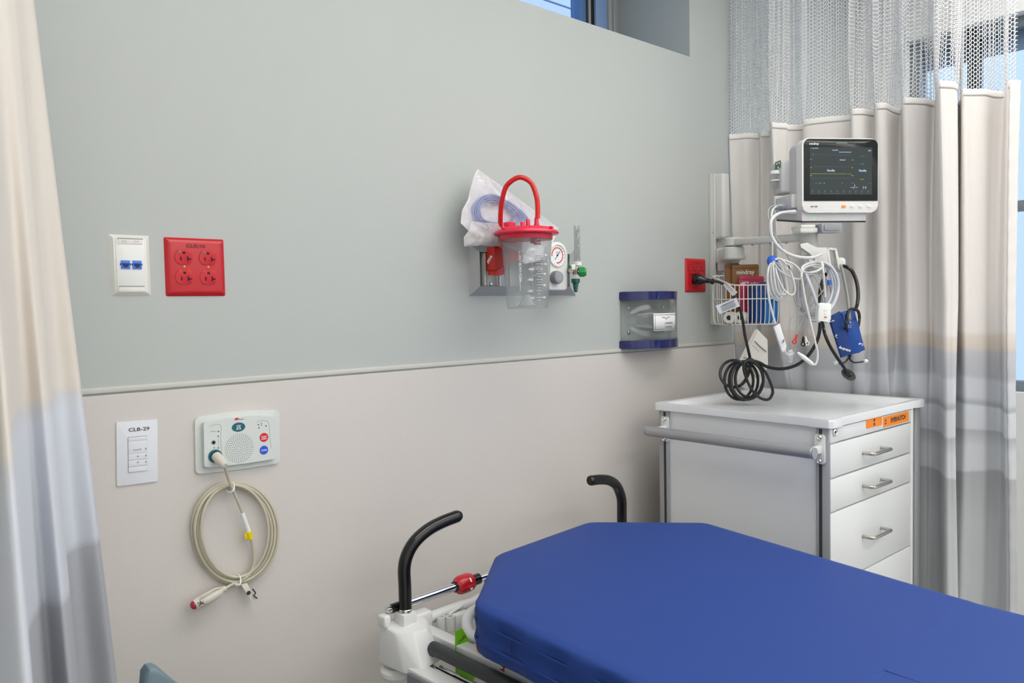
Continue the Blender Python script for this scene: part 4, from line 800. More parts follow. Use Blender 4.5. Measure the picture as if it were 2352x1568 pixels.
# deck, undercarriage
b = MB(); b.prism([P3(.10, .26, .694), P3(.10, .80, .668), P3(.10, 1.70, .668), P3(.10, 1.70, .656), P3(.10, .80, .656), P3(.10, .26, .682)], N_*.54, .003); b.build('deck', 'bedg', t, world=True)
a = P3(.105, .42, .674); MB().box(tuple(a), (.03, .5, .012), .003, BR).build('chrome_rail', 'alus', t, world=True)
b = MB(); 
for l_ in (.36, .43): b.ball(tuple(P3(.135, l_, .668)), (.022, .022, .018), 8)
b.build('deck_bumper', 'rubber', t, world=True)
for l_ in (.35, 1.35): MB().cyl(P3(.3675, l_, .26), P3(.3675, l_, .69), .05, 24).build('lift_column', 'bedw', t, world=True)
MB().box(tuple(P3(.3675, .85, .24)), (.50, 1.55, .06), .02, BR).build('base', 'bedg', t, world=True)
for w_ in (.10, .635):
    for l_ in (.12, 1.58):
        cs = MB().box(tuple(P3(w_, l_, .19)), (.04, .05, .06), .008, BR).build('caster', 'bedg', t, world=True); MB().cyl(P3(w_-.018, l_, .0755), P3(w_+.018, l_, .0755), .0745, 28).build('wheel', 'rubber', cs, world=True)
# ---- mattress
top = [Vector((1.076, -.266)), Vector((1.408, -.235)), Vector((1.640, -.425)), Vector((1.637, -1.9)), Vector((.915, -1.9)), Vector((.895, -.85)), Vector((.872, -.445))]
t = thing('mattress', 'royal blue vinyl mattress with cut-off head corners lying on the stretcher', 'mattress', (1.25, -1.05, .70))
def rnd(pts, r, n=4):
    o = []; m = len(pts)
    for i in range(m):
        p, a, c = pts[i], pts[i-1], pts[(i+1) % m]; u = (a-p).normalized(); v = (c-p).normalized(); q = min(r, (a-p).length*.4, (c-p).length*.4)
        for k in range(n+1): t_ = k/n; o.append(p+u*q*(1-t_)**2+v*q*t_**2)
    return o
def dens2(P, step=.03):
    o = []
    for a, c in zip(P, P[1:]+P[:1]):
        k = max(1, int((c-a).length/step)); o += [a.lerp(c, j/k) for j in range(k)]
    return o
O_ = dens2(rnd(top, .022), .02); cen = Vector((1.255, -1.06)); nO = len(O_)
zt_ = lambda y: .822+.054*(max(y, -1.02-(.03 if y < -1.05 else 0))+.25)
def inset(p, e):
    i = O_.index(p); tn = (O_[(i+1) % nO]-O_[i-1]).normalized(); nn = Vector((tn.y, -tn.x)); 
    if (cen-p).dot(nn) < 0: nn = -nn
    return p+nn*e
b = MB(); rg = []
TH = .097
for e, h in ((-.9, .003), (-.6, .003), (-.3, .002), (-.07, .0015), (.018, .0008), (.007, -.0015), (.002, -.005), (.000, -.012), (.001, -.042), (.003, -.050), (.000, -.058), (.002, -.085), (.010, -.095), (.03, -TH)):
    row = []
    for i, p in enumerate(O_):
        q = p.lerp(cen, -e) if e < -.05 else inset(p, e+(.0025*math.sin(i*1.1)+.002*math.sin(i*2.7) if -.09 < h < -.01 else 0)); row.append(b.bm.verts.new((q.x, q.y, zt_(q.y)+h+(.0015*math.sin(i*.7) if h < -.04 else 0))))
    rg.append(row)
for A_, B_ in zip(rg, rg[1:]):
    for i in range(nO): b.bm.faces.new((A_[i], A_[(i+1) % nO], B_[(i+1) % nO], B_[i]))
b.bm.faces.new(rg[0]); b.bm.faces.new(rg[-1][::-1])
b.build('cover', 'mattress', t, world=True, ang=60)
def skirt(h, r, e=.0005): return [Vector((*inset(p, e), zt_(p.y)+h)) for p in O_]
MB().tube(skirt(-.030, .0), .0018, 6, closed=True, smooth=0).build('upper_piping', 'mattress', t, world=True)
MB().tube(skirt(-.066, .0), .0030, 6, closed=True, smooth=0).build('lower_piping', 'mattress', t, world=True)
a = [Vector((*inset(p, -.0008), 0)) for p in O_ if p.x < .92 and -.56 < p.y < -.52]
if a: q = a[0]; MB().tube([Vector((q.x, q.y, zt_(q.y)-.032)), Vector((q.x, q.y-.002, zt_(q.y)-.056)), Vector((q.x, q.y-.010, zt_(q.y)-.066))], .0012, 5).build('zip_seam', 'ndark', t, world=True)
# ---- lime instruction tag & red cable under the mattress head
t = thing('instruction_tag', 'bright lime green instruction tag hanging under the mattress corner', 'tag', tuple(at(1066, 1500, 'y', -.33)))
y0_ = -.33
tp = [at(*p, 'y', y0_) for p in ((1046, 1450), (1062, 1443), (1082, 1478), (1104, 1500), (1108, 1512), (1098, 1530), (1090, 1560), (1066, 1568), (1048, 1568), (1046, 1500))]
tg = MB().prism(tp, (0, .0012, 0)).build('tag_card', 'lime', t, world=True)
MB().prism([at(*p, 'y', y0_-.0004) for p in ((1064, 1484), (1086, 1471), (1098, 1492), (1100, 1506), (1084, 1512), (1066, 1500))], (0, .0003, 0)).build('grey_print', 'tag', tg, world=True)
b = MB()
for k in range(2): b.tube([at(1066+k*2, 1483+k*5, 'y', y0_-.0012), at(1082+k*3, 1474+k*5, 'y', y0_-.0012)], .0006, 4)
b.build('print_lines', 'ink', tg, world=True)
text(tg, 'lettering', 'Chally', tuple(wm(tg).inverted() @ at(1061, 1468, 'y', y0_-.001)), .009, 'ink', rot=(PI/2, -.5, 0))
t = thing('red_cable', 'thick dark red cable looping down under the mattress corner', 'cable', tuple(at(1110, 1510, 'y', -.40)))
b = MB()
for k in range(3): b.tube([at(1096+k*3, 1474, 'y', -.37), at(1099+k*4, 1492, 'y', -.38), at(1110+k*4, 1508-k, 'y', -.40), at(1130+k*3, 1523-k*3, 'y', -.43), at(1160, 1540-k*4, 'y', -.47)], .0026, 8)
b.build('cable', 'redcab', t, world=True)
# ---- chair whose back corner shows at the bottom edge
t = thing('side_chair', 'blue-grey vinyl side chair whose rounded back corner peeks in below the wall plates', 'chair', (.43, -.30, 0))
tip = at(340, 1527, 'y', -.30)
b = MB(); A0 = tip-Vector((0, 0, .010)); pts = [A0+Vector((-.012, 0, -.30)), A0+Vector((-.012, 0, -.03)), A0+Vector((-.009, 0, .001)), A0+Vector((-.002, 0, .009)), A0+Vector((.007, 0, .008)), A0+Vector((.014, 0, .002)), A0+Vector((.042, 0, -.034)), A0+Vector((.10, 0, -.11)), A0+Vector((.20, 0, -.17)), A0+Vector((.34, 0, -.20)), A0+Vector((.34, 0, -.30))]
b.prism([p+Vector((0, -.015, 0)) for p in pts], (0, .032, 0), .007, 3); b.build('backrest', 'chair', t, world=True)
MB().box((A0.x+.165, -.44, .44), (.38, .36, .06), .02, None, 3).build('seat', 'chair', t, world=True)
for x in (A0.x-.005, A0.x+.33):
    for y in (-.29, -.60): MB().tube([(x, y, .012), (x, y, .43 if y < -.4 else .60)], .011, 12, smooth=0).build('leg', 'steel', t, world=True)
# ================================================================== monitor wall mount
def FR(px, py, d, rz):
    """local frame standing at a picture point and distance: returns location, and px -> local metres"""
    s = d/F; c_, s_ = math.cos(ROL), math.sin(ROL)
    def L(x, y, dy=0, k=1.0):
        dx, up = (x-px)*s, -(y-py)*s; return Vector(((dx*c_-up*s_)*k, dy, dx*s_+up*c_))
    return dp(px, py, d), L
t = thing('monitor_wall_mount', 'white vertical wall rail with swing arm carrying the patient monitor', 'wall mount', tuple(at(1650, 745, 'y', 0)))
ra, rb2 = W(1634, 400, -.004), W(1637, 745, -.004); zt2, zb2 = ra.z, rb2.z
X0, X1, X2 = W(1634, 500, -.010).x, W(1650, 500, -.016).x, W(1676, 500, -.055).x
b = MB().box(((X0+X1+.02)/2, -.007, (zt2+zb2)/2), (X1+.02-X0, .014, zt2-zb2), .002)
for x in (X0+.004, X0+.030, X1+.004): b.box((x, -.017, (zt2+zb2)/2), (.006, .012, zt2-zb2-.002), .001)
rl = b.build('rail', 'mount', t, world=True)
MB().box((X2-.018, -.034, (zt2+1.588)/2-.002), (.040, .045, zt2-1.588), .010, None, 3).build('rail_cover', 'mount', t, world=True)
for py in (433, 534): MB().lathe([(.0055, 0), (.005, .003), (.002, .0042)], W(1638.5, py, -.0145), (0, -1, 0), 14).build('screw', 'chrome', rl, world=True)
pv = W(1686, 580, -.115); bl = MB().box((X2-.012, -.055, pv.z-.005), (.056, .07, .055), .010, None, 3).cyl(pv+Vector((0, 0, -.024)), pv+Vector((0, 0, .018)), .034, 32).box(((pv.x+X2-.01)/2, -.09, pv.z-.003), (.075, .06, .040), .008, rotz(-.5)).build('slide_block', 'mount', t, world=True)
MB().box((X2-.016, -.050, W(1668, 606, -.07).z), (.042, .05, .050), .008, None, 3).build('clamp', 'mount', bl, world=True)
e1 = dp(1858, 545, 2.26); e1.z = e1.z
a1_ = Vector((pv.x, pv.y, W(1690, 556, -.115).z)); dv = e1-a1_
def beam(a, c, w, h, n, m, par, bev=.006):
    d = (c-a); L_ = d.length; q = d.to_track_quat('X', 'Z').to_matrix(); return MB().box((0, 0, 0), (L_, w, h), bev, None, 3).xf(Matrix.Translation((a+c)/2) @ q.to_4x4()).build(n, m, par, world=True)
MB().cyl(a1_+Vector((0, 0, -.014)), a1_+Vector((0, 0, .014)), .031, 32).build('arm_pivot', 'mount', t, world=True)
ar = beam(a1_-dv.normalized()*.005, e1, .040, .023, 'swing_arm', 'mount', t)
for k in (.25, .5, .7): q = a1_.lerp(e1, k); MB().cyl(q+Vector((-.01, -.012, -.0155)), q+Vector((-.01, -.012, -.0112)), .004, 10).build('screw', 'greyp', ar, world=True)
MB().cyl(e1+Vector((0, 0, -.055)), e1+Vector((0, 0, .012)), .024, 28).cyl(e1+Vector((0, 0, -.020)), e1+Vector((0, 0, -.014)), .0255, 28).build('post_joint', 'mount', t, world=True)
loc, L = FR(1868, 519, 2.22, -.6)
hd = MB().box(tuple(loc+Vector((-.02, .02, -.004))), (.044, .06, .012), .003, rotz(-.6)).box(tuple(loc+Vector((-.02, .015, -.014))), (.052, .05, .014), .003, rotz(-.6)).build('monitor_plate', 'mount', t, world=True)
MB().box(tuple(loc+Vector((.012, -.004, -.008))), (.010, .02, .016), .002, rotz(-.6)).build('lock_lever', 'slot', hd, world=True)
loc, L = FR(1911, 523, 2.19, -.59); MB().prism([loc+(rotz(-.59)@p) for p in (Vector(q) for q in rrect(.062, .026, .005))], rotz(-.59)@Vector((0, .035, 0)), .002).build('grey_catch', 'greyp', t, world=True)
MB().prism([loc+(rotz(-.59)@(Vector(q)+Vector((0, -.003, .002)))) for q in rrect(.048, .018, .004)], rotz(-.59)@Vector((0, .003, 0)), .001).build('catch_face', 'inklite', t, world=True)
# cable hook under the mount
loc = dp(1862, 600, 2.24); fw = Vector((math.sin(YAW), math.cos(YAW), 0)); rt_ = Vector((math.cos(YAW), -math.sin(YAW), 0))
def HP(px, py, d): return dp(px, py, d)
b = MB(); T_ = fw*.018
b.prism([HP(1838, 560, 2.19), HP(1856, 557, 2.19), HP(1873, 569, 2.19), HP(1899, 567.5, 2.19), HP(1907, 606, 2.19), HP(1894, 608, 2.19), HP(1876, 604, 2.19), HP(1862, 581, 2.19), HP(1840, 570, 2.19)], T_, .002)
b.prism([HP(1899, 567.5, 2.19), HP(1922, 570, 2.19), HP(1922, 575, 2.19), HP(1901, 573, 2.19)], T_)
b.prism([HP(1898, 567.5, 2.19), HP(1904, 568.5, 2.19), HP(1911, 626, 2.19), HP(1905, 626, 2.19)], T_)
b.prism([HP(1917, 571, 2.19), HP(1922, 570, 2.19), HP(1931, 610, 2.19), HP(1936, 624, 2.19), HP(1932, 625, 2.19), HP(1925, 614, 2.19)], T_, .001)
b.prism([HP(1904, 600, 2.215), HP(1926, 602, 2.215), HP(1934, 624, 2.215), HP(1909, 622, 2.215)], fw*.006)
b.prism([HP(1857, 596, 2.195), HP(1880, 590, 2.195), HP(1890, 600, 2.195), HP(1888, 622, 2.195), HP(1867, 618, 2.195)], T_, .002)
hk = b.build('cable_hook', 'mount', t, world=True)
MB().prism([HP(x, y, 2.20) for x, y in ((1924, 592), (1935, 591), (1941, 594), (1943, 600), (1941, 615), (1930, 609))], fw*.006, .0015).build('hook_tab', 'mount', hk, world=True)
MB().tube([HP(1864, 572, 2.23), HP(1864, 592, 2.23)], .0035, 8).build('black_spacer', 'slot', hk, world=True)
# ================================================================== patient monitor
DM = 2.2; MR = -.59; loc, _L = FR(1930, 403, DM, MR)
t = thing('patient_monitor', 'white patient monitor showing a dark Standby screen on the wall arm', 'monitor', tuple(loc), MR)
KX = 1/math.cos(.128)
def m_(px, py, y=0):
    s = DM/F; dx, up = (px-1930)*s, -(py-403)*s
    return Vector((dx*KX, y, up+dx*(-.0006)))
def mrect(x0, x1, y0, y1, r, y): 
    a, c = m_(x0, y1), m_(x1, y0); return rrect(c.x-a.x, c.z-a.z, r, y, 6, (a.x+c.x)/2, (a.z+c.z)/2)
MB().prism(mrect(1838, 2022.5, 318, 487.5, .020, 0), (0, .034, 0), .003, 3).build('front_shell', 'monw', t)
MB().prism(mrect(1841, 2022, 322, 482, .016, .030), (0, .052, 0), .006, 3).build('rear_shell', 'mong', t)
MB().prism(mrect(1841.5, 2021, 320, 461, .001, -.0003)[:0] or [tuple(v) for v in (lambda a, c: [Vector((x, -.0002, z)) for x, z in [(a.x+.0*0, a.z)]] )(m_(1841.5, 461), m_(2021, 320))]+[], (0, 0, 0)) if False else None
a, c = m_(1841.5, 461), m_(2021, 320); r = .017; arc = lambda cx, cz, a0: [(cx+r*math.cos(a0+k*PI/12), -.0004, cz+r*math.sin(a0+k*PI/12)) for k in range(7)]
MB().prism([(a.x, -.0004, a.z), (c.x, -.0004, a.z)]+arc(c.x-r, c.z-r, 0)+arc(a.x+r, c.z-r, PI/2), (0, -.0012, 0), .0004).build('screen_glass', 'glass', t)
ds = MB().prism(mrect(1855.4, 2006.8, 339.5, 446.5, .0005, -.0017), (0, -.0004, 0)).build('display', 'scr', t, flat=True)
S_ = lambda u, v, e=-.0023: m_(1830+u/8.255, 310+v/8.255, e)      # u, v: pixels of the enlarged crop of the screen
def scr_line(n, m, segs, w=.0003):
    b = MB()
    for (u0, v0, u1, v1) in segs: b.tube([S_(u0, v0), S_(u1, v1)], w, 4)
    b.build(n, m, ds)
scr_line('grey_traces', 'sgy', [(230, 380, 1035, 385), (220, 606, 1035, 606), (220, 824, 1040, 824)], .00018); scr_line('yellow_trace', 'sy', [(220, 738, 940, 738), (955, 738, 1035, 738)], .0003); scr_line('orange_marker', 'btno', [(278, 340, 278, 410)], .0002)
for n, m, y_, x_ in (('green_dashes', 'sgn', 406, 1270), ('cyan_dashes', 'scy', 551, 1262), ('yellow_dashes', 'sy', 839, 1258)): scr_line(n, m, [(x_-35, y_, x_-8, y_), (x_+8, y_, x_+35, y_)], .0006)
scr_line('pressure_dashes', 'sw', [(1025, 993, 1045, 993), (1052, 993, 1070, 993), (1118, 993, 1138, 993), (1145, 993, 1163, 993), (1085, 1020, 1110, 940)], .0006)
ts = [text(ds, 'x', s_, tuple(S_(u, v)), sz, 'sw', squash=.85, bold=.00008) for s_, u, v, sz in (('Standby', 630, 676, .0088), ('Standby', 1268, 676, .0088), ('(--)', 1306, 990, .0098), ('02:14', 1410, 300, .0045), ('Add Name/ID', 715, 296, .0036), ('General Ward', 320, 262, .0034), ('Disconnected or More Electrodes Off', 915, 331, .0028), ('Add Name/ID', 862, 478, .0036))]; join(ts, 'white_lettering')
ts = [text(ds, 'x', s_, tuple(S_(u, v)), .0032, 'sgy') for s_, u, v in [('Menu', 262, 1103), ('NIBP', 390, 1103), ('Setup', 515, 1103), ('Stop All', 640, 1103), ('Parameters', 760, 1103), ('Review', 885, 1103), ('Alarm', 1008, 1103), ('Print', 1130, 1103), ('Pause', 1252, 1103), ('Main', 1375, 1103), ('Sys/Dia', 1065, 915), ('Pulse', 1420, 915), ('NIBP', 853, 912)]]; join(ts, 'grey_lettering')
ts = [text(ds, 'x', s_, tuple(S_(u, v)), .0036, 'scy') for s_, u, v in (('Pleth', 235, 472), ('SpO2', 1065, 478), ('SpO2', 415, 914))]; join(ts, 'cyan_lettering')
ts = [text(ds, 'x', s_, tuple(S_(u, v)), .0036, 'sy') for s_, u, v in (('Resp', 236, 772), ('Resp', 1060, 768), ('RR', 236, 624), ('RR', 1060, 624), ('RR', 497, 914))]; join(ts, 'yellow_lettering'); text(ds, 'green_lettering', 'HR', tuple(S_(335, 914)), .0036, 'sgn')
b = MB()
for k in range(10): u = 262+k*124; b.prism([tuple(S_(u+dx, 1062+dz)) for dx, dz in ((-9, -9), (9, -9), (9, 9), (-9, 9))], (0, -.0002, 0))
b.prism([tuple(S_(*p)) for p in ((230, 248), (245, 248), (245, 280), (230, 280))], (0, -.0002, 0)); b.build('screen_icons', 'sgy', ds, flat=True)
text(t, 'brand_lettering', 'mindray', tuple(m_(1830+296/8.255, 310+178/8.255, -.0019)), .0088, 'wink', bold=.00015); text(t, 'model_lettering', 'ePM 10M', tuple(m_(1830+294/8.255, 310+1353/8.255, -.0005)), .0055, 'ink', bold=.0001)
a, c = m_(1830+730/8.255, 331), m_(1830+962/8.255, 326.5); MB().prism(rrect(c.x-a.x, abs(c.z-a.z), .001, -.0015, 3, (a.x+c.x)/2, (a.z+c.z)/2), (0, -.0008, 0)).build('alarm_lamp', 'greydot', t)
for k, (u, m2) in enumerate(((892, 'btno'), (1062, 'white'), (1230, 'white'), (1398, 'white'))):
    p = m_(1830+u/8.255, 473.5, 0); q = MB().prism(rrect(.0122, .0068, .0014, 0, 3, p.x, p.z), (0, -.0022, 0), .0006).build('button', m2, t)
    MB().tube([(p.x-.0015, -.0023, p.z-.001), (p.x+.001, -.0023, p.z+.0015), (p.x+.0015, -.0023, p.z-.001)], .00025, 4, smooth=0).build('button_symbol', 'ink' if k == 3 else 'inklite', q)
# deep lower body with dark under-strip
a, c = m_(1844, 508), m_(1999, 489); xl, xr = a.x-.004, c.x
z0_ = a.z+.003; wX = Vector((xr-xl, 0, 0))
bd = MB().prism([(xl, .010, c.z+.012), (xl, .010, z0_), (xl, .17, z0_+.023), (xl, .17, c.z+.04)], wX, .003).build('lower_body', 'mong', t)
MB().prism([(xl+.002, .012, z0_+.0015), (xl+.002, .012, z0_-.0045), (xl+.002, .168, z0_+.0175), (xl+.002, .168, z0_+.0235)], wX*.985, .0012).build('dark_strip', 'strip', t)
for px, sz in ((1871, .0035), (1886, .002)): p = m_(px, 498.5, .0095); MB().lathe([(sz*.7, 0), (sz*.6, .0006)], p, (0, -1, 0), 14).build('status_light', 'led', bd)
# plug-in module on the left side
xl2 = m_(1841, 400).x
md = MB().box((xl2-.004, .110, m_(0, 396).z), (.044, .062, .096), .008, None, 3).build('side_module', 'mong', t)
MB().box((xl2-.0264, .100, m_(0, 366).z), (.0012, .034, .022)).build('module_label', 'greydot', md); 
b = MB()
for y_ in (.090, .104): b.box((xl2-.0274, y_, m_(0, 365).z+.003), (.0008, .006, .006))
b.build('module_icons', 'wink', md); MB().ball((xl2-.0274, .096, m_(0, 366).z-.008), .0022, 6).build('module_light', 'led', md)
wt = Vector((xl2-.036, .10, m_(0, 386).z)); MB().lathe([(.0125, 0), (.013, -.012), (.013, -.022), (.0128, -.034), (.010, -.042), (.004, -.046)], wt, (0, 0, 1), 24, caps=False).build('water_trap', 'acryl', md)
MB().lathe([(.011, .006), (.0135, .003), (.0138, -.004), (.0125, -.005)], wt+Vector((0, 0, .002)), (0, 0, 1), 24).lathe([(.0131, -.019), (.0134, -.020), (.0134, -.0215), (.0131, -.0225)], wt, (0, 0, 1), 24).build('trap_cap', 'white', md)
MB().box((xl2-.008, .085, m_(0, 458).z), (.02, .10, .040), .003).build('connector_panel', 'mong', t)
cn = Vector((xl2-.017, .075, m_(0, 466).z)); MB().lathe([(.0125, .0), (.0130, .014), (.0115, .016), (.0085, .022), (.0055, .036)], cn, (-1, 0, -.1), 24).build('grey_connector', 'greyp', t)
MB().lathe([(.0055, .0), (.0055, .016), (.004, .020)], Vector((xl2+.002, .040, m_(0, 484.5).z)), (-1, 0, 0), 16).build('white_connector', 'wcab', t)
# ================================================================== cables, by their route in depth
def route(pts, d): return [dp(p[0], p[1], (p[2] if len(p) > 2 else d)) for p in pts]
def cableset(b, pts, r, d=2.12, n=8, closed=False, sm=5): b.tube(route(pts, d), r, n, closed, sm); return b
t = thing('ecg_trunk_cable', 'thick white cable swooping from the monitor side down to the hook', 'cable', tuple(dp(1846, 592, 2.14)))
b = MB(); cableset(b, [(1826, 485, 2.19), (1808, 486.5, 2.17), (1790.8, 489.5, 2.13), (1776, 499, 2.11), (1770, 513, 2.10), (1771.5, 538, 2.10), (1778.7, 553.8, 2.10), (1789, 567.6, 2.10), (1804, 579, 2.11), (1823.5, 587.5, 2.12), (1846.5, 591.5, 2.13), (1869.4, 590.5, 2.15), (1886, 583.5, 2.175)], .0043, n=12); b.build('cable', 'wcab', t, world=True)
t = thing('sensor_cable', 'white sensor cable bundle gathered by a blue band with white connector box', 'cable', tuple(dp(1782, 700, 2.12)))
b = MB(); cableset(b, [(1796, 471, 2.25), (1785, 473, 2.2), (1776, 480, 2.16), (1772, 495, 2.14), (1773, 530, 2.13), (1774, 560, 2.12), (1774, 592, 2.12)], .0027)
for k, (lx, bx, by, rx, d) in enumerate(((1763, 1781, 688, 1781, 2.115), (1767, 1786, 690, 1788, 2.12), (1771, 1791, 687, 1793, 2.11), (1775, 1796, 683, 1799, 2.125), (1779, 1800, 679, 1803, 2.105), (1769, 1788, 676, 1795, 2.13))):
    cableset(b, [(1773+k, 600, d), ((lx+1773)/2, 612, d-.01), (lx, 640, d-.012), ((lx*1.4+bx*.6)/2, 670, d-.01), (bx-3, by-2, d), (bx+4, by-4, d+.01), (rx+6, 668, d+.02), (rx+2, 640, d+.02), ((rx+1776)/2+2, 612, d+.015), (1776+k*.5, 600, d)], .0027)
cableset(b, [(1776, 601, 2.10), (1790, 620), (1812, 635), (1832, 641), (1840, 636), (1838, 622), (1825, 608), (1805, 599), (1788, 595), (1779, 597, 2.11)], .0027, 2.10)
cableset(b, [(1778, 602, 2.11), (1787, 637), (1799, 663), (1813, 676), (1823, 675), (1826, 660), (1818, 630), (1805, 606), (1791, 594), (1780, 596)], .0027, 2.09)
cableset(b, [(1777, 602, 2.12), (1785, 645), (1793, 670), (1803, 677), (1808, 670), (1804, 642), (1796, 612), (1784, 596)], .0027, 2.125)
cableset(b, [(1772, 602, 2.12), (1764, 622), (1763, 655), (1767, 690), (1774, 718), (1781, 744, 2.10)], .0030, 2.10)
b.build('cable', 'wcab', t, world=True)
q = MB().tube(route([(1774, 587), (1774, 591), (1774, 600), (1774, 607)], 2.12), [.006, .0125, .0150, .0125], 20, smooth=4); q.build('blue_band', 'blueband', t, world=True)
bx = MB().prism(route([(1777.9, 751.8), (1791.6, 742.6), (1806.6, 792), (1795, 803)], 2.09), fw*.012, .002).build('connector_box', 'coolw', t, world=True)
MB().prism(route([(1794, 800), (1807, 791), (1805, 806), (1797, 808)], 2.09), fw*.010, .001).build('connector_tip', 'white', t, world=True)
text(bx, 'lettering', 'I M8', tuple(wm(bx).inverted() @ (dp(1799, 784, 2.085))), .006, 'ink', rot=(PI/2, -1.1, -YAW), bold=.0002)
b = MB(); cableset(b, [(1779, 748, 2.095), (1782, 752, 2.095)], .004); cableset(b, [(1801, 806), (1806, 811), (1812, 815), (1819, 813), (1823, 808)], .004, 2.09); b.build('sensor_wrap', 'film2', t, world=True)
t = thing('plastic_clip', 'small clear plastic clip at the end of the white connector wrap', 'clip', tuple(dp(1816, 840, 2.09)))
MB().prism(route([(1811, 804), (1820, 802), (1823, 815), (1819, 833), (1812, 832), (1810, 815)], 2.095), fw*.004, .001).build('clip', 'film2', t, world=True)
MB().tube(route([(1813, 822), (1815, 829), (1818, 823)], 2.088), .0008, 6).build('spring', 'nickel', t, world=True)
t = thing('temperature_cable', 'thin grey cable with a round no-step symbol tag', 'cable', tuple(dp(1812, 620, 2.09)))
b = MB(); cableset(b, [(1800, 473, 2.22), (1778, 472, 2.18), (1766, 480, 2.15), (1765, 500), (1772, 525), (1783, 543), (1797, 566), (1807, 585), (1813, 597), (1818, 622), (1824, 640), (1830, 655)], .0013, 2.12); b.build('cable', 'gcab', t, world=True)
tg = MB().prism([dp(1812, 613, 2.085)+(rt_*math.cos(k*PI/4+.3)+Vector((0, 0, 1))*math.sin(k*PI/4+.3))*.0105 for k in range(8)], fw*.0012).build('round_tag', 'white', t, world=True)
b = MB(); c_ = dp(1812, 613, 2.083)
b.tube([c_+(rt_*math.cos(k*PI/8)+Vector((0, 0, 1))*math.sin(k*PI/8))*.0082 for k in range(16)], .0005, 4, closed=True, smooth=0).tube([c_-rt_*.0055+Vector((0, 0, .0050)), c_+rt_*.0055+Vector((0, 0, -.0055))], .0006, 4).prism([c_+rt_*x+Vector((0, 0, z)) for x, z in ((-.0025, .0055), (.0025, .003), (.002, -.001), (.0045, -.005), (-.001, -.0035), (.0, .001))], fw*.0004); b.build('tag_symbol', 'ink', tg, world=True)
# pulse oximeter finger clip and its cable
t = thing('finger_sensor', 'white finger clip pulse sensor with red mark hanging from its coiled cable', 'sensor', tuple(dp(1895, 742, 2.09)))
b = MB()
for k, (dy, rx, ry_) in enumerate(((0, 24, 11), (3, 21, 8.5), (-1, 25, 12))): cableset(b, [(1866+rx*math.cos(a), 614+dy+ry_*math.sin(a)-.18*rx*math.cos(a), 2.11+.035*math.sin(-a)) for a in [2*PI*j/14 for j in range(14)]], .0025, closed=True, sm=3)
cableset(b, [(1887, 603, 2.11), (1891, 622), (1893.5, 650), (1896, 684)], .0025, 2.09)
cableset(b, [(1843, 618, 2.11), (1841, 632), (1843.6, 652), (1850.7, 694), (1861.4, 738.6), (1872, 783), (1878, 810), (1876, 831), (1870, 838)], .0029, 2.08)
b.build('cable', 'wcab', t, world=True)
cb = MB(); cb.lathe([(.0016, 0), (.0050, .006), (.0058, .024), (.0062, .030), (.0050, .040), (.0030, .052), (.001, .054)], dp(1869, 838, 2.075), dp(1826, 805, 2.085)-dp(1869, 838, 2.075), 16); cb.build('inline_connector', 'white', t, world=True)
MB().tube(route([(1896, 682), (1897, 697)], 2.09), .0040, 10).build('grey_strain_relief', 'greyp', t, world=True)
MB().prism(route([(1882, 699), (1889, 695), (1910.5, 697), (1909.5, 733), (1905, 742), (1899, 743), (1899, 735), (1888, 734), (1884, 741), (1878, 737), (1880, 718)], 2.075), fw*.022, .004, 3).build('finger_clip', 'white', t, world=True)
c_ = dp(1896, 728, 2.0735); MB().tube([c_+(rt_*math.cos(k*PI/6)*.0035+Vector((0, 0, 1))*math.sin(k*PI/6)*.002) for k in range(12)], .0005, 4, closed=True, smooth=0).ball(tuple(c_), .001, 5).build('red_mark', 'staff', t, world=True)
c_ = dp(1895, 713, 2.0735); MB().tube([c_-rt_*.004, c_+rt_*.004+Vector((0, 0, -.0006))], .0004, 4).ball(tuple(dp(1895, 721, 2.0735)), .0010, 5).build('grey_print', 'inklite', t, world=True)
# clear hoses in a big loop
t = thing('clear_hose', 'translucent grey hose coiled in tall loops below the cable hook', 'hose', tuple(dp(1888, 725, 2.15)))
b = MB()
cableset(b, [(1851, 629, 2.14), (1858, 647, 2.12), (1868.6, 674, 2.11), (1877, 700, 2.11), (1888, 720, 2.12), (1906, 711, 2.13), (1918.6, 689, 2.14), (1925.5, 660, 2.15), (1922, 635, 2.15), (1910, 614, 2.15), (1892, 603, 2.15), (1880, 604, 2.15)], .0046, n=12)
cableset(b, [(1890, 604, 2.16), (1903, 618, 2.16), (1911, 640, 2.16), (1913, 665, 2.16), (1906, 690, 2.15), (1896, 704, 2.14)], .0044, n=12)
cableset(b, [(1892, 606, 2.17), (1910, 625, 2.17), (1918, 655, 2.17), (1911, 690, 2.17), (1895, 715, 2.16), (1870, 730, 2.16), (1850, 722, 2.16)], .0036, n=10)
b.build('hose', 'hose', t, world=True); MB().tube(route([(1904, 643), (1905, 654)], 2.155), .0052, 12).build('blue_band', 'blueband', t, world=True)
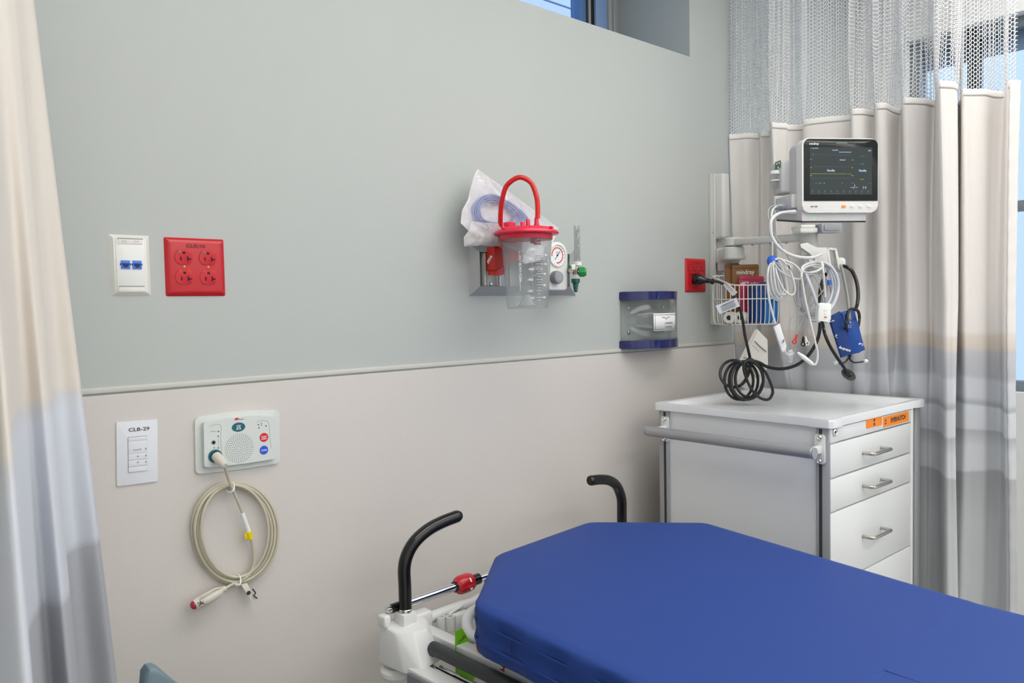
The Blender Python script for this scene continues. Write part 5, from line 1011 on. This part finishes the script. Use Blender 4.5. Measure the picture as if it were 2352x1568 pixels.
# lead set
t = thing('ecg_lead_set', 'tangle of thin grey lead wires ending in red, black and white snaps', 'cable', tuple(dp(1845, 790, 2.12)))
b = MB()
for k in range(7):
    cx_, cy_, rx, ry2 = 1866+4*math.sin(k*2.3), 672+5*math.cos(k*1.7), 22+3.2*k*.9, 44+3*((k*5) % 7)
    P = []
    for j in range(16): a = 2*PI*j/16; P.append((cx_+rx*math.cos(a)+4*math.sin(2*a+k), cy_+ry2*math.sin(a), 2.15+.012*math.sin(a*2+k)+.004*k))
    cableset(b, P, .0016, closed=True, sm=4, n=6)
for p in ([(1852, 632), (1843, 665), (1838, 700), (1832, 735), (1829, 768)], [(1870, 640), (1858, 690), (1845, 730), (1831, 768)], [(1860, 650), (1856, 700), (1850, 745), (1847, 774)], [(1868, 640), (1861, 700), (1855, 745), (1850, 772)], [(1885, 632), (1862, 631), (1850, 634)], [(1898, 660), (1886, 672), (1872, 690), (1860, 705)], [(1830, 642), (1826, 665), (1832, 690), (1838, 705)], [(1835, 722), (1870, 712), (1884, 702)], [(1845, 722), (1820, 728), (1812, 745), (1811, 775), (1818, 795), (1828, 806)], [(1833, 640), (1834, 700), (1829, 780), (1823, 808)]): cableset(b, p, .0013, 2.13, n=6)
b.build('lead_wires', 'gcab', t, world=True)
def snap(px0, py0, px1, py1, m, n, hole=True):
    a, c = dp(px0, py0, 2.11), dp(px1, py1, 2.11); b = MB().tube([a, a.lerp(c, .4), a.lerp(c, .75)], [.0026, .0034, .0045], 8, smooth=0)
    b.lathe([(.0034, 0), (.0062, .0004), (.0062, .004), (.0034, .0044)], c-fw*.004, fw, 20, caps=False); b.build(n, m, t, world=True)
    MB().lathe([(.0030, 0), (.0030, .002)], c-fw*.0015, fw, 14).build('snap_socket', 'nickel', t, world=True)
snap(1831, 768, 1824, 785, 'leadr', 'red_snap'); snap(1845.5, 773, 1844, 790, 'rubber', 'black_snap'); snap(1849.5, 772, 1853, 788, 'white', 'white_snap')
# blood pressure cuff on its grey hose
t = thing('blood_pressure_cuff', 'folded bright blue blood pressure cuff hanging on a grey hose', 'blood pressure cuff', tuple(dp(1946, 822, 2.13)))
MB().tube(route([(1922, 605, 2.2), (1932, 612, 2.19), (1938, 635, 2.18), (1944, 665, 2.17), (1948, 690, 2.16), (1950, 712, 2.15), (1952, 735, 2.14)], 2.16), .0042, 12).build('hose', 'ghose', t, world=True)
bk = MB(); q = [(1931.4, 717.6), (1948, 714.5), (1960.8, 710.6), (1966, 714), (1972, 744), (1990, 803), (1974, 810), (1952, 816)]
bk.prism(route(q, 2.15), fw*.030, .009, 4); bk = bk.build('rolled_cuff', 'cuff', t, world=True)
fp = MB().prism(route([(1904.9, 730.4), (1917, 722), (1929.9, 715), (1957.6, 804), (1953, 814), (1933.3, 821.8)], 2.125), fw*.012, .003, 3).build('front_flap', 'cuffd', t, world=True)
def cufft(par, s, px, py, size, ang, d): return text(par, 'lettering', s, tuple(wm(par).inverted() @ dp(px, py, d)), size, 'wink', rot=(PI/2, ang, -YAW), bold=.0002)
cufft(fp, 'mindray', 1940, 802, .0105, PI+.32, 2.1225); cufft(fp, 'in cm', 1911, 737, .006, -.3, 2.1225)
cufft(bk, 'Cuff', 1978, 790, .008, PI+.32, 2.1475); b = MB(); 
for p in ((1949, 725), (1951, 735), (1953, 740)): 
    b.tube([dp(p[0]-2, p[1]-2, 2.147), dp(p[0]+2, p[1]+2, 2.147)], .0009, 4).tube([dp(p[0]+2, p[1]-2, 2.147), dp(p[0]-2, p[1]+2, 2.147)], .0006, 4)
for k in (0, 1): b.tube([dp(1951+k*4+2.5*math.cos(a), 749+3*math.sin(a), 2.147) for a in (1.3, 1.9, 2.6, 3.14, 3.7, 4.4, 4.9)], .0005, 4, smooth=2)
b.build('printed_symbols', 'wink', bk, world=True)
b = MB(); b.tube(route([(1919, 767), (1921, 770), (1920, 774), (1924, 776)], 2.1225), .0005, 4).tube(route([(1917, 772), (1921, 770), (1924, 769)], 2.1225), .0005, 4).build('arm_symbol', 'wink', fp, world=True)
# stethoscope
t = thing('stethoscope', 'black stethoscope looped over the hook behind the blue cuff', 'stethoscope', tuple(dp(1948, 870, 2.14)))
b = MB()
cableset(b, [(1935, 610, 2.205), (1944, 613, 2.19), (1956, 621, 2.18), (1967, 645, 2.17), (1971, 675, 2.16), (1969, 698, 2.15), (1964, 711, 2.13)], .0050, n=12)
cableset(b, [(1964, 710, 2.13), (1954, 710, 2.115), (1946.5, 720, 2.11), (1944, 735, 2.11), (1944, 752, 2.115), (1948, 770, 2.2), (1950, 800, 2.2), (1950, 820, 2.16)], .0040, n=10)
cableset(b, [(1964, 709, 2.13), (1971, 715, 2.13), (1974, 728, 2.14), (1972, 745, 2.19), (1960, 790, 2.2), (1951, 820, 2.16)], .0040, n=10)
cableset(b, [(1889, 738, 2.15), (1894, 765), (1906, 794), (1922, 820), (1936, 840), (1944, 852)], .0044, 2.12, n=10)
cableset(b, [(1897, 628, 2.22), (1890, 655, 2.2), (1886, 690, 2.18), (1887, 725, 2.16), (1889, 738, 2.15)], .0044, n=10)
b.build('tubing', 'rubber', t, world=True)
for n_, P in (('left', [(1950, 818, 2.15), (1946, 826), (1938, 833), (1927, 835)]), ('right', [(1950, 818, 2.15), (1953, 826), (1962, 832), (1983, 830)])): MB().tube(route(P, 2.14), .0026, 8).build('ear_tube', 'rubber', t, world=True)
MB().ball(tuple(dp(1919.5, 832.5, 2.14)), (.0062, .0062, .0062), 8).build('ear_tip', 'white', t, world=True); MB().ball(tuple(dp(1989, 829, 2.14)), (.0062, .0062, .0055), 8).build('ear_tip', 'white', t, world=True)
ax_ = (-fw*.75+Vector((0, 0, .45))+rt_*.1).normalized(); c_ = dp(1949, 860, 2.13)
def disk(b, c, u, v, n, prof, k=28):
    R = []
    for r_, h in prof: R.append([b.bm.verts.new(c+n*h+(u*math.cos(2*PI*j/k)*r_+v*math.sin(2*PI*j/k)*r_*.62)) for j in range(k)])
    for A_, B_ in zip(R, R[1:]):
        for j in range(k): b.bm.faces.new((A_[j], A_[(j+1) % k], B_[(j+1) % k], B_[j]))
    b.bm.faces.new(R[0][::-1]); b.bm.faces.new(R[-1]); return b
uu = (rt_*.80-Vector((0, 0, .60))).normalized(); vv = uu.cross(fw).normalized()
cp = disk(MB(), c_, uu, vv, -fw, [(.014, -.006), (.0215, -.003), (.022, .001), (.0195, .003), (.016, .0025)]).build('chest_piece', 'bell', t, world=True)
b = MB(); b.ball(tuple(c_-uu*.008-fw*.003), .0055, 8).ball(tuple(c_+uu*.003-fw*.004+vv*.001), .0065, 8).tube([dp(1942, 848, 2.12), c_-fw*.005], .0042, 10); b.build('stem', 'rubber', cp, world=True)
# ---- power cord from the outlet, coiled on the cart top
t = thing('power_cord', 'black power cord plugged into the small red outlet and coiled upright on the cart', 'cord', tuple(dp(1715, 915, 2.33)))
a, c = W(1594, 640, -.009), W(1634, 646, -.066); dv = c-a
MB().lathe([(.0165, 0), (.0185, .003), (.0185, .018), (.0165, .026), (.0095, .038), (.0075, .046), (.0072, .060), (.0098, .062), (.0098, .066), (.0060, .070)], a, dv, 24).build('plug', 'rubber', t, world=True)
b = MB(); r_ = .0043
cableset(b, [(1629, 646, 2.42), (1644, 646, 2.40), (1659, 651, 2.37), (1672, 660, 2.33), (1686, 680, 2.28), (1697, 702, 2.26), (1705, 730, 2.27), (1711, 770, 2.29), (1719, 805, 2.31), (1723, 826, 2.32), (1722, 850, 2.32), (1712, 872, 2.32), (1700, 885, 2.32)], r_, n=10)
def eln(cx_, cy_, rx, ry2, d, ph=0, tilt=0):
    P = []
    for j in range(20):
        a = 2*PI*j/20+ph; x, y_ = rx*math.cos(a), ry2*math.sin(a); P.append((cx_+x*math.cos(tilt)-y_*math.sin(tilt), cy_+x*math.sin(tilt)+y_*math.cos(tilt), d+.012*math.sin(a*2+ph)))
    return P
for e_ in ((1685, 858, 31, 31, 2.315), (1697, 874, 33, 43, 2.325), (1708, 874, 33, 44, 2.335), (1716, 873, 37, 44, 2.30), (1721, 870, 32, 42, 2.31)): b.tube(route(eln(*e_), 2.3), r_, 10, closed=True, smooth=3)
b.tube(route([(1716, 828), (1735, 832), (1755, 850), (1768, 875), (1775, 900), (1765, 917), (1745, 913), (1725, 892), (1712, 862), (1708, 840)], 2.29), r_, 10, closed=True, smooth=4)
cableset(b, [(1722, 826, 2.31), (1745, 833, 2.29), (1762, 842, 2.27), (1790, 847, 2.24), (1820, 842, 2.21), (1845, 828, 2.19), (1866, 803, 2.18), (1880, 772, 2.18), (1884, 735, 2.19), (1883, 690, 2.2), (1884, 665, 2.2), (1890, 642, 2.21), (1897, 630, 2.23)], .0048, n=10)
b.build('cable', 'blkc', t, world=True)
MB().ball(tuple(dp(1722, 827, 2.305)), (.012, .012, .008), 8).build('cord_knot', 'blkc', t, world=True)
def tagp(n, q, m, d0, d1):
    return MB().prism([dp(x, y_, d0 if k in (0, 3) else d1) for k, (x, y_) in enumerate(q)], fw*.0008).build(n, m, t, world=True)
g1 = tagp('barcode_tag', [(1660.5, 654), (1669.5, 647), (1694.5, 671), (1683, 680)], 'paper', 2.25, 2.24)
b = MB(); A_, U_, V_ = dp(1665, 653.5, 2.246), None, None
for k in range(12):
    q0 = Vector((1666.3, 652.3)).lerp(Vector((1682.5, 668.5)), k/11); d_ = Vector((4.6, -3.9)); b.tube([dp(q0.x, q0.y, 2.243), dp(q0.x+d_.x*1.1-1, q0.y+d_.y*1.1+1, 2.243)], .0004 if k % 3 else .0007, 4, smooth=0)
b.build('barcode', 'ink', g1, world=True)
g2 = tagp('warning_tag', [(1643.5, 702), (1691.5, 683), (1700, 703), (1653, 721)], 'tag', 2.235, 2.235)
b = MB()
for k in range(6): o_ = k*2.6; b.tube([dp(1653+o_*.45+(6 if k == 0 else 0), 701.5+o_, 2.2325), dp(1686+o_*.45-(k % 3), 688.8+o_, 2.2325)], .0005, 4, smooth=0)
b.build('printed_lines', 'ink', g2, world=True)
# ---- wire basket under the rail, with its contents
BL, FL = W(1632, 636, -.045), W(1683, 651, -.15)
FRr = W(1793, 660, -.262); wv2 = (FRr-FL); wv2.z = 0; dv2 = FL-BL; dv2.z = 0; BRr = BL+wv2
zrb, zrf, zm, zbt = BL.z+.003, FL.z-.006, W(1683, 687, -.15).z, W(1700, 745, -.16).z
t = thing('wire_basket', 'white wire basket hanging on the wall rail beside the black plug', 'basket', tuple((BL+FRr)/2*1.0)); t.location.z = zbt
def RQ(ins, z, zf=None):
    c = (BL+BRr+FL+FRr)/4; o = []
    for p, f_ in ((BL, 0), (FL, 1), (FRr, 1), (BRr, 0)): q = p.lerp(c, ins); o.append(Vector((q.x, q.y, (zf if (zf and f_) else z))))
    return o
def rounded(P, k=.18):
    o = []
    for i in range(4): p, a, c = P[i], P[i-1], P[(i+1) % 4]; o += [p.lerp(a, k), p.lerp(a, k*.3).lerp(c, .03), p.lerp(c, k)]
    return o
MB().tube(rounded(RQ(0, zrb, zrf)), .0023, 8, closed=True, smooth=3).build('rim', 'basket', t, world=True)
MB().tube(rounded(RQ(-.01, zm)), .0018, 8, closed=True, smooth=3).build('middle_wire', 'basket', t, world=True)
MB().tube(rounded(RQ(.12, zbt)), .0018, 8, closed=True, smooth=3).build('bottom_wire', 'basket', t, world=True)
top4, mid4, bot4 = RQ(0, zrb, zrf), RQ(.0, zm), RQ(.10, zbt)
nW = {0: 5, 1: 11, 2: 5, 3: 8}
for i in range(4):
    for k in range(nW[i]):
        u_ = (k+.5)/nW[i]; f3 = lambda Q: Q[i].lerp(Q[(i+1) % 4], u_)
        a_, m2, c_ = f3(top4), f3(mid4), f3(bot4); ctr = sum(bot4, Vector())/4
        MB().tube([a_, m2, Vector((m2.x*.85+c_.x*.15, m2.y*.85+c_.y*.15, zbt+.026)), Vector((m2.x*.6+c_.x*.4, m2.y*.6+c_.y*.4, zbt+.008)), Vector((c_.x, c_.y, zbt)), c_.lerp(Vector((ctr.x, ctr.y, c_.z)), .5)], .0016, 6, smooth=3).build('upright_wire', 'basket', t, world=True)
b = MB()
for k in range(9): u_ = (k+.5)/9; b.tube([bot4[0].lerp(bot4[1], u_), bot4[3].lerp(bot4[2], u_)], .0014, 6, smooth=0)
b.build('floor_wires', 'basket', t, world=True)
def BP(u, v, z): p = BL+wv2*u+dv2*v; return Vector((p.x, p.y, z))
uw = wv2.normalized(); vd = dv2.normalized(); bz = math.atan2(uw.y, uw.x)
pdir = Vector((uw.x, uw.y, 0)); nrm = Vector((uw.y, -uw.x, 0))     # nrm: towards the room
def pack(name, label, u0, u1, v, top_px, m, th, word=None, wsz=.014, slant=0, wy=.03, group=None):
    z1_ = zbt+.004; a, c = BP(u0, v, z1_), BP(u1, v, z1_)
    w_ = (c-a).length; za = top_px; h = za-z1_
    t_ = thing(name, label, 'package', tuple((a+c)/2), bz, group)
    pk = MB().prism([(-w_/2, 0, 0), (w_/2, 0, 0), (w_/2, 0, h+slant-.004), (w_/2-.004, 0, h+slant), (-w_/2+.004, 0, h), (-w_/2, 0, h-.004)], (0, th, 0), .0015).build('pack', m, t_)
    MB().box((0, th/2, h-.012), (w_+.0006, th+.0008, .0012)).build('seal_line', 'ndark' if m != 'brown' else 'core', t_)
    if word: text(pk, 'lettering', word, (0, -.0006, h-wy), wsz, 'wink', squash=.82, bold=.0002)
    return t_
zz_ = lambda py, y_=-.14: W(1700, py, y_).z
pack('sensor_pack', 'tall brown pack at the back left of the basket, partly behind the lettered one', .24, .56, .16, zz_(603), 'brown', .008)
pack('sensor_pack', 'tall brown pack with white lettering, the highest in the wire basket', .32, .90, .30, zz_(607), 'brown', .010, 'mindray', .0215, 0, .026)
pack('cuff_pack', 'crimson pack with a white nBP mark standing in front of the brown packs', .34, .60, .56, zz_(633), 'crim', .007, 'nBP\u2122', .013, 0, .026)
pack('cuff_pack', 'crimson pack with a white maker mark between the brown and dark blue packs', .50, .94, .44, zz_(635), 'crim', .008, 'mindray', .014, 0, .024)
pack('cuff_pack', 'navy blue pack with slanted top edge leaning in the basket front', .44, .90, .76, zz_(654), 'ndark', .007, 'Neo', .010, .008, .032)
pack('cuff_pack', 'mid blue pack wedged between navy and light blue packs in the basket', .52, .84, .86, zz_(658), 'bluepk', .006, None, .01, .004)
pack('cuff_pack', 'shorter light blue pack at the right end of the wire basket', .72, .97, .93, zz_(686), 'sky', .006, None)
for k, (px, py, y_, lb) in enumerate(((1674, 727, -.130, 'small white paper roll with dark core nearest the wall rail in the basket'), (1699, 728, -.158, 'small white paper roll with dark core in front of the brown pack'))):
    c_ = W(px, py, y_); c_.z = zbt+.0225
    t_ = thing('paper_roll', lb, 'paper roll', (c_.x, c_.y, zbt+.003), 0, 'paper rolls in the wire basket'); ax_ = (fw*.8+rt_*.6).normalized(); o_ = Vector((0, 0, .0195))
    MB().lathe([(.008, 0), (.0185, 0), (.0195, .001), (.0195, .037), (.0185, .038), (.008, .038)], o_, ax_, 32, caps=False).build('paper', 'paper', t_); MB().lathe([(.0075, .001), (.0088, .0012), (.0088, .037), (.0075, .0372)], o_, ax_, 24).build('core', 'core', t_)
# ---- instruction leaflets hanging behind the coil
t = thing('instruction_leaflet', 'folded white instruction leaflet hanging under the wire basket behind the black coil', 'leaflet', tuple(dp(1730, 893, 2.40)))
q1 = MB().prism(route([(1739, 755), (1763, 780), (1764, 836), (1752, 866), (1700, 826)], 2.39), fw*.003, .0005).build('upper_leaf', 'paper', t, world=True)
MB().prism(route([(1734, 757), (1740, 756), (1704, 828), (1698, 826)], 2.385), fw*.004).build('fold', 'cablew', t, world=True)
MB().prism(route([(1698, 838), (1740, 848), (1762, 845), (1742, 893), (1712, 893), (1685, 875)], 2.40), fw*.003, .0005).build('lower_leaf', 'paper', t, world=True)
b = MB(); b.tube(route([(1733, 783), (1745, 795), (1760, 808)], 2.386), .0012, 4, smooth=0).tube(route([(1729, 793), (1743, 807)], 2.386), .0005, 4, smooth=0).tube(route([(1703, 823), (1706, 818), (1711, 822), (1716, 820)], 2.386), .0008, 4, smooth=0); b.build('printed_title', 'ink', q1, world=True)
MB().tube(route([(1727, 843), (1741, 862), (1738, 868), (1725, 850), (1727, 843)], 2.382), .0012, 6, smooth=0).build('paper_clip', 'nickel', t, world=True)
sc = bpy.context.scene; sc.view_settings.view_transform = 'Standard'; sc.view_settings.look = 'None'; sc.view_settings.gamma = 1; sc.view_settings.use_curve_mapping = False; sc.view_settings.exposure = .24
sc.cycles.transparent_max_bounces = 24; sc.cycles.max_bounces = 10; sc.cycles.caustics_reflective = False; sc.cycles.caustics_refractive = False
